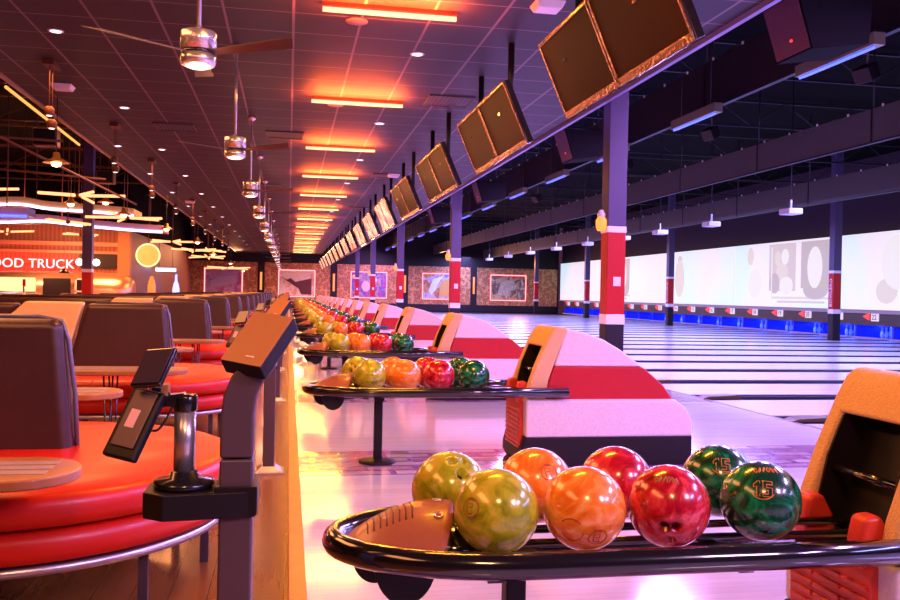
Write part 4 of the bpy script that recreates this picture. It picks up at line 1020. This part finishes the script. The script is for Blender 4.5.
for i in range(9):
    lab = '%s track spotlight pair hanging below the left part of the tiled ceiling' % ORD[i]
    y = 10.2 + 3.6 * i
    if tr is None:
        tr = thing('track_spotlight', lab, 'spotlight', (-2.6, y, ZC), 0, 'spotlight pairs below the left ceiling')
        MB().box(-.06, .06, -.15, .15, -.05, 0).build('ceiling_plate', 'truss', tr)
        for yy in (-.06, .06): MB().cyl((0, yy, -.05), (0, yy, -.52), .005, 5).build('stem', 'truss', tr)
        for dz, yy in ((-.54, -.06), (-.66, .05)):
            MB().lathe([(0, -.05), (.05, -.04), (.055, .02), (.03, .05), (0, .055)], (0, yy, dz), 14).build('spot_head', 'truss', tr)
            MB().lathe([(0, -.056), (.03, -.055), (.03, -.05), (0, -.05)], (0, yy, dz), 12).build('spot_lens', 'led', tr)
    else: dup(tr, (-2.6, y, ZC), lab)
for i, (x, y, z) in enumerate(((-3.62, 14, 3.38), (-3.75, 19, 3.42))):
    b = thing('hanging_speaker', ['brown box speaker hanging past the left ceiling edge, nearer one', 'brown box speaker hanging past the left ceiling edge, farther one'][i], 'loudspeaker', (x, y, z), 0, 'box speakers at the left ceiling edge')
    MB().box(-.17, .17, -.12, .12, -.13, .13).build('cabinet', mat('brown cabinet', (.16, .06, .035), .5), b, .01)
    MB().box(-.15, .15, -.128, -.12, -.11, .11).build('speaker_grille', 'darkplastic', b)
    for xx in (-.12, .12): MB().cyl((xx, 0, .13), (xx, 0, 5.9 - z), .008, 6).build('hanger_wire', 'truss', b)
# orange lit frame under the open roof at left
for i, (a, b, l) in enumerate((((-3.45, 11.5, 3.58), (-3.45, 15.3, 3.5), 'orange lit strip running along the left ceiling edge'), ((-7.5, 13., 3.3), (-3.3, 13.6, 3.28), 'rust steel pipe crossing the dark roof space at left'), ((-8.5, 15.5, 3.3), (-3.2, 16.2, 3.05), 'lower rust steel pipe crossing the dark roof space at left'), ((-3.9, 11., 3.15), (-2.9, 17.5, 2.75), 'slanting rust steel pipe in the dark roof space at left'))):
    if i == 0: tag(MB().cyl(a, b, .02, 8).build('light_strip', glow('amber strip', (1., .40, .08), 1.2)), l, 'light strip')
    else: tag(MB().cyl(a, b, .02, 8).build('roof_pipe', 'truss'), l, 'pipe')

# ------------------------------------------------------------------ lights
def area(name, loc, size, color, e, rot=(0, 0, 0), sy=None):
    l = bpy.data.lights.new(name, 'AREA'); l.energy = e; l.color = color; l.size = size
    if sy: l.shape = 'RECTANGLE'; l.size_y = sy
    o = bpy.data.objects.new(name, l); o.location = loc; o.rotation_euler = rot; col.objects.link(o); return o
def point(name, loc, color, e, r=.1):
    l = bpy.data.lights.new(name, 'POINT'); l.energy = e; l.color = color; l.shadow_soft_size = r
    o = bpy.data.objects.new(name, l); o.location = loc; col.objects.link(o); return o
VIO = (.64, .33, 1.); BLU = (.36, .34, 1.)
for i in range(17):          # the blacklights over the foul line
    y = -1.6 + 3.6 * i
    a = area('violet_light', (6.0, y, 3.92), .5, VIO, 225, (0, math.radians(14), 0), 1.5); a.data.specular_factor = .08
for i in range(6):
    y = 2 + 10.5 * i
    a = area('blue_light', (11.4, y, 3.7), 1.5, BLU, 900, (0, 0, 0), 9.); a.data.specular_factor = .5
area('pit_light', (XS + .9, 30, .40), .2, (.02, .07, 1.), 1300, (0, 0, 0), 52.)
a = area('pink_wash', (3.4, -1.2, 3.3), .8, (1., .58, 1.), 105, (math.radians(55), 0, math.radians(-5)), .8); a.data.specular_factor = .5  # added pink fill from behind the camera, belongs to no fixture
a = area('amber_wash', (.2, -1.0, 3.3), .5, (1., .50, .22), 45, (math.radians(58), 0, math.radians(4)), .5); a.data.specular_factor = .6  # added warm fill behind the camera, no lamp hangs there
for i, y in enumerate(tube_y):           # the orange tubes
    area('tube_up', (.815, y - .05, ZC - .22), 1.1, (1., .11, .015), 120, (PI, 0, 0), .03)
    area('tube_down', (.815, y, ZC - .10), 1.1, (1., .40, .03), 60, (0, 0, 0), .05)
for y in (.5, 5, 10, 16, 24, 34, 46):
    area('booth_fill', (-2.4, y, 3.5), 1.2, (1., .34, .11), 100, (0, 0, 0), 3.)  # added amber fill to warm the left side, not a modelled fixture
for y in (17, 25, 33):
    area('roof_light', (-6.5, y, 3.5), 1.5, (1., .26, .08), 300)
for x in (-3.5, 1, 5.3, 10, 15):
    area('wall_light', (x, YW - 2.2, 3.4), 1., (1., .36, .16), 150, (math.radians(-40), 0, 0), 1.)
point('counter_light', (-8.8, 33, 2.3), (1., .40, .18), 260, .4)
area('neon_light', (-9.7, 35.55, 2.0), 3., (1., .04, .03), 60, (math.radians(90), 0, 0), .3)
for y in fan_y[:6]:
    point('fan_lamp', (-.55, y, 2.38), (1., .42, .22), 8, .08)

w = bpy.data.worlds.new('world'); scene.world = w; w.use_nodes = True
w.node_tree.nodes['Background'].inputs[0].default_value = (.30, .10, .22, 1); w.node_tree.nodes['Background'].inputs[1].default_value = .15

# ------------------------------------------------------------------ camera
cam = bpy.data.cameras.new('camera'); cam.sensor_width = 36; cam.lens = 870 / 900 * 36; cam.clip_end = 200; cam.clip_start = .05
co = bpy.data.objects.new('camera', cam); col.objects.link(co)
f = 870.
Yc = Vector((288.5 - 450, 291. - 300, f)).normalized(); hz = Vector((1, .020, 0))
Zc = hz.cross(Yc).normalized()
if Zc.y > 0: Zc = -Zc
Xc = Yc.cross(Zc)
if Xc.x < 0: Xc = -Xc
# world axes written in (right, down, forward); camera axes in world
right = Vector((Xc.x, Yc.x, Zc.x)); down = Vector((Xc.y, Yc.y, Zc.y)); fwd = Vector((Xc.z, Yc.z, Zc.z))
R = Matrix((right, -down, -fwd)).transposed()
co.matrix_world = Matrix.Translation((0, 0, 1.15)) @ R.to_4x4()
scene.camera = co
scene.view_settings.view_transform = 'Standard'; scene.view_settings.look = 'None'; scene.view_settings.gamma = 1
scene.view_settings.exposure = 0.3; scene.view_settings.use_curve_mapping = False
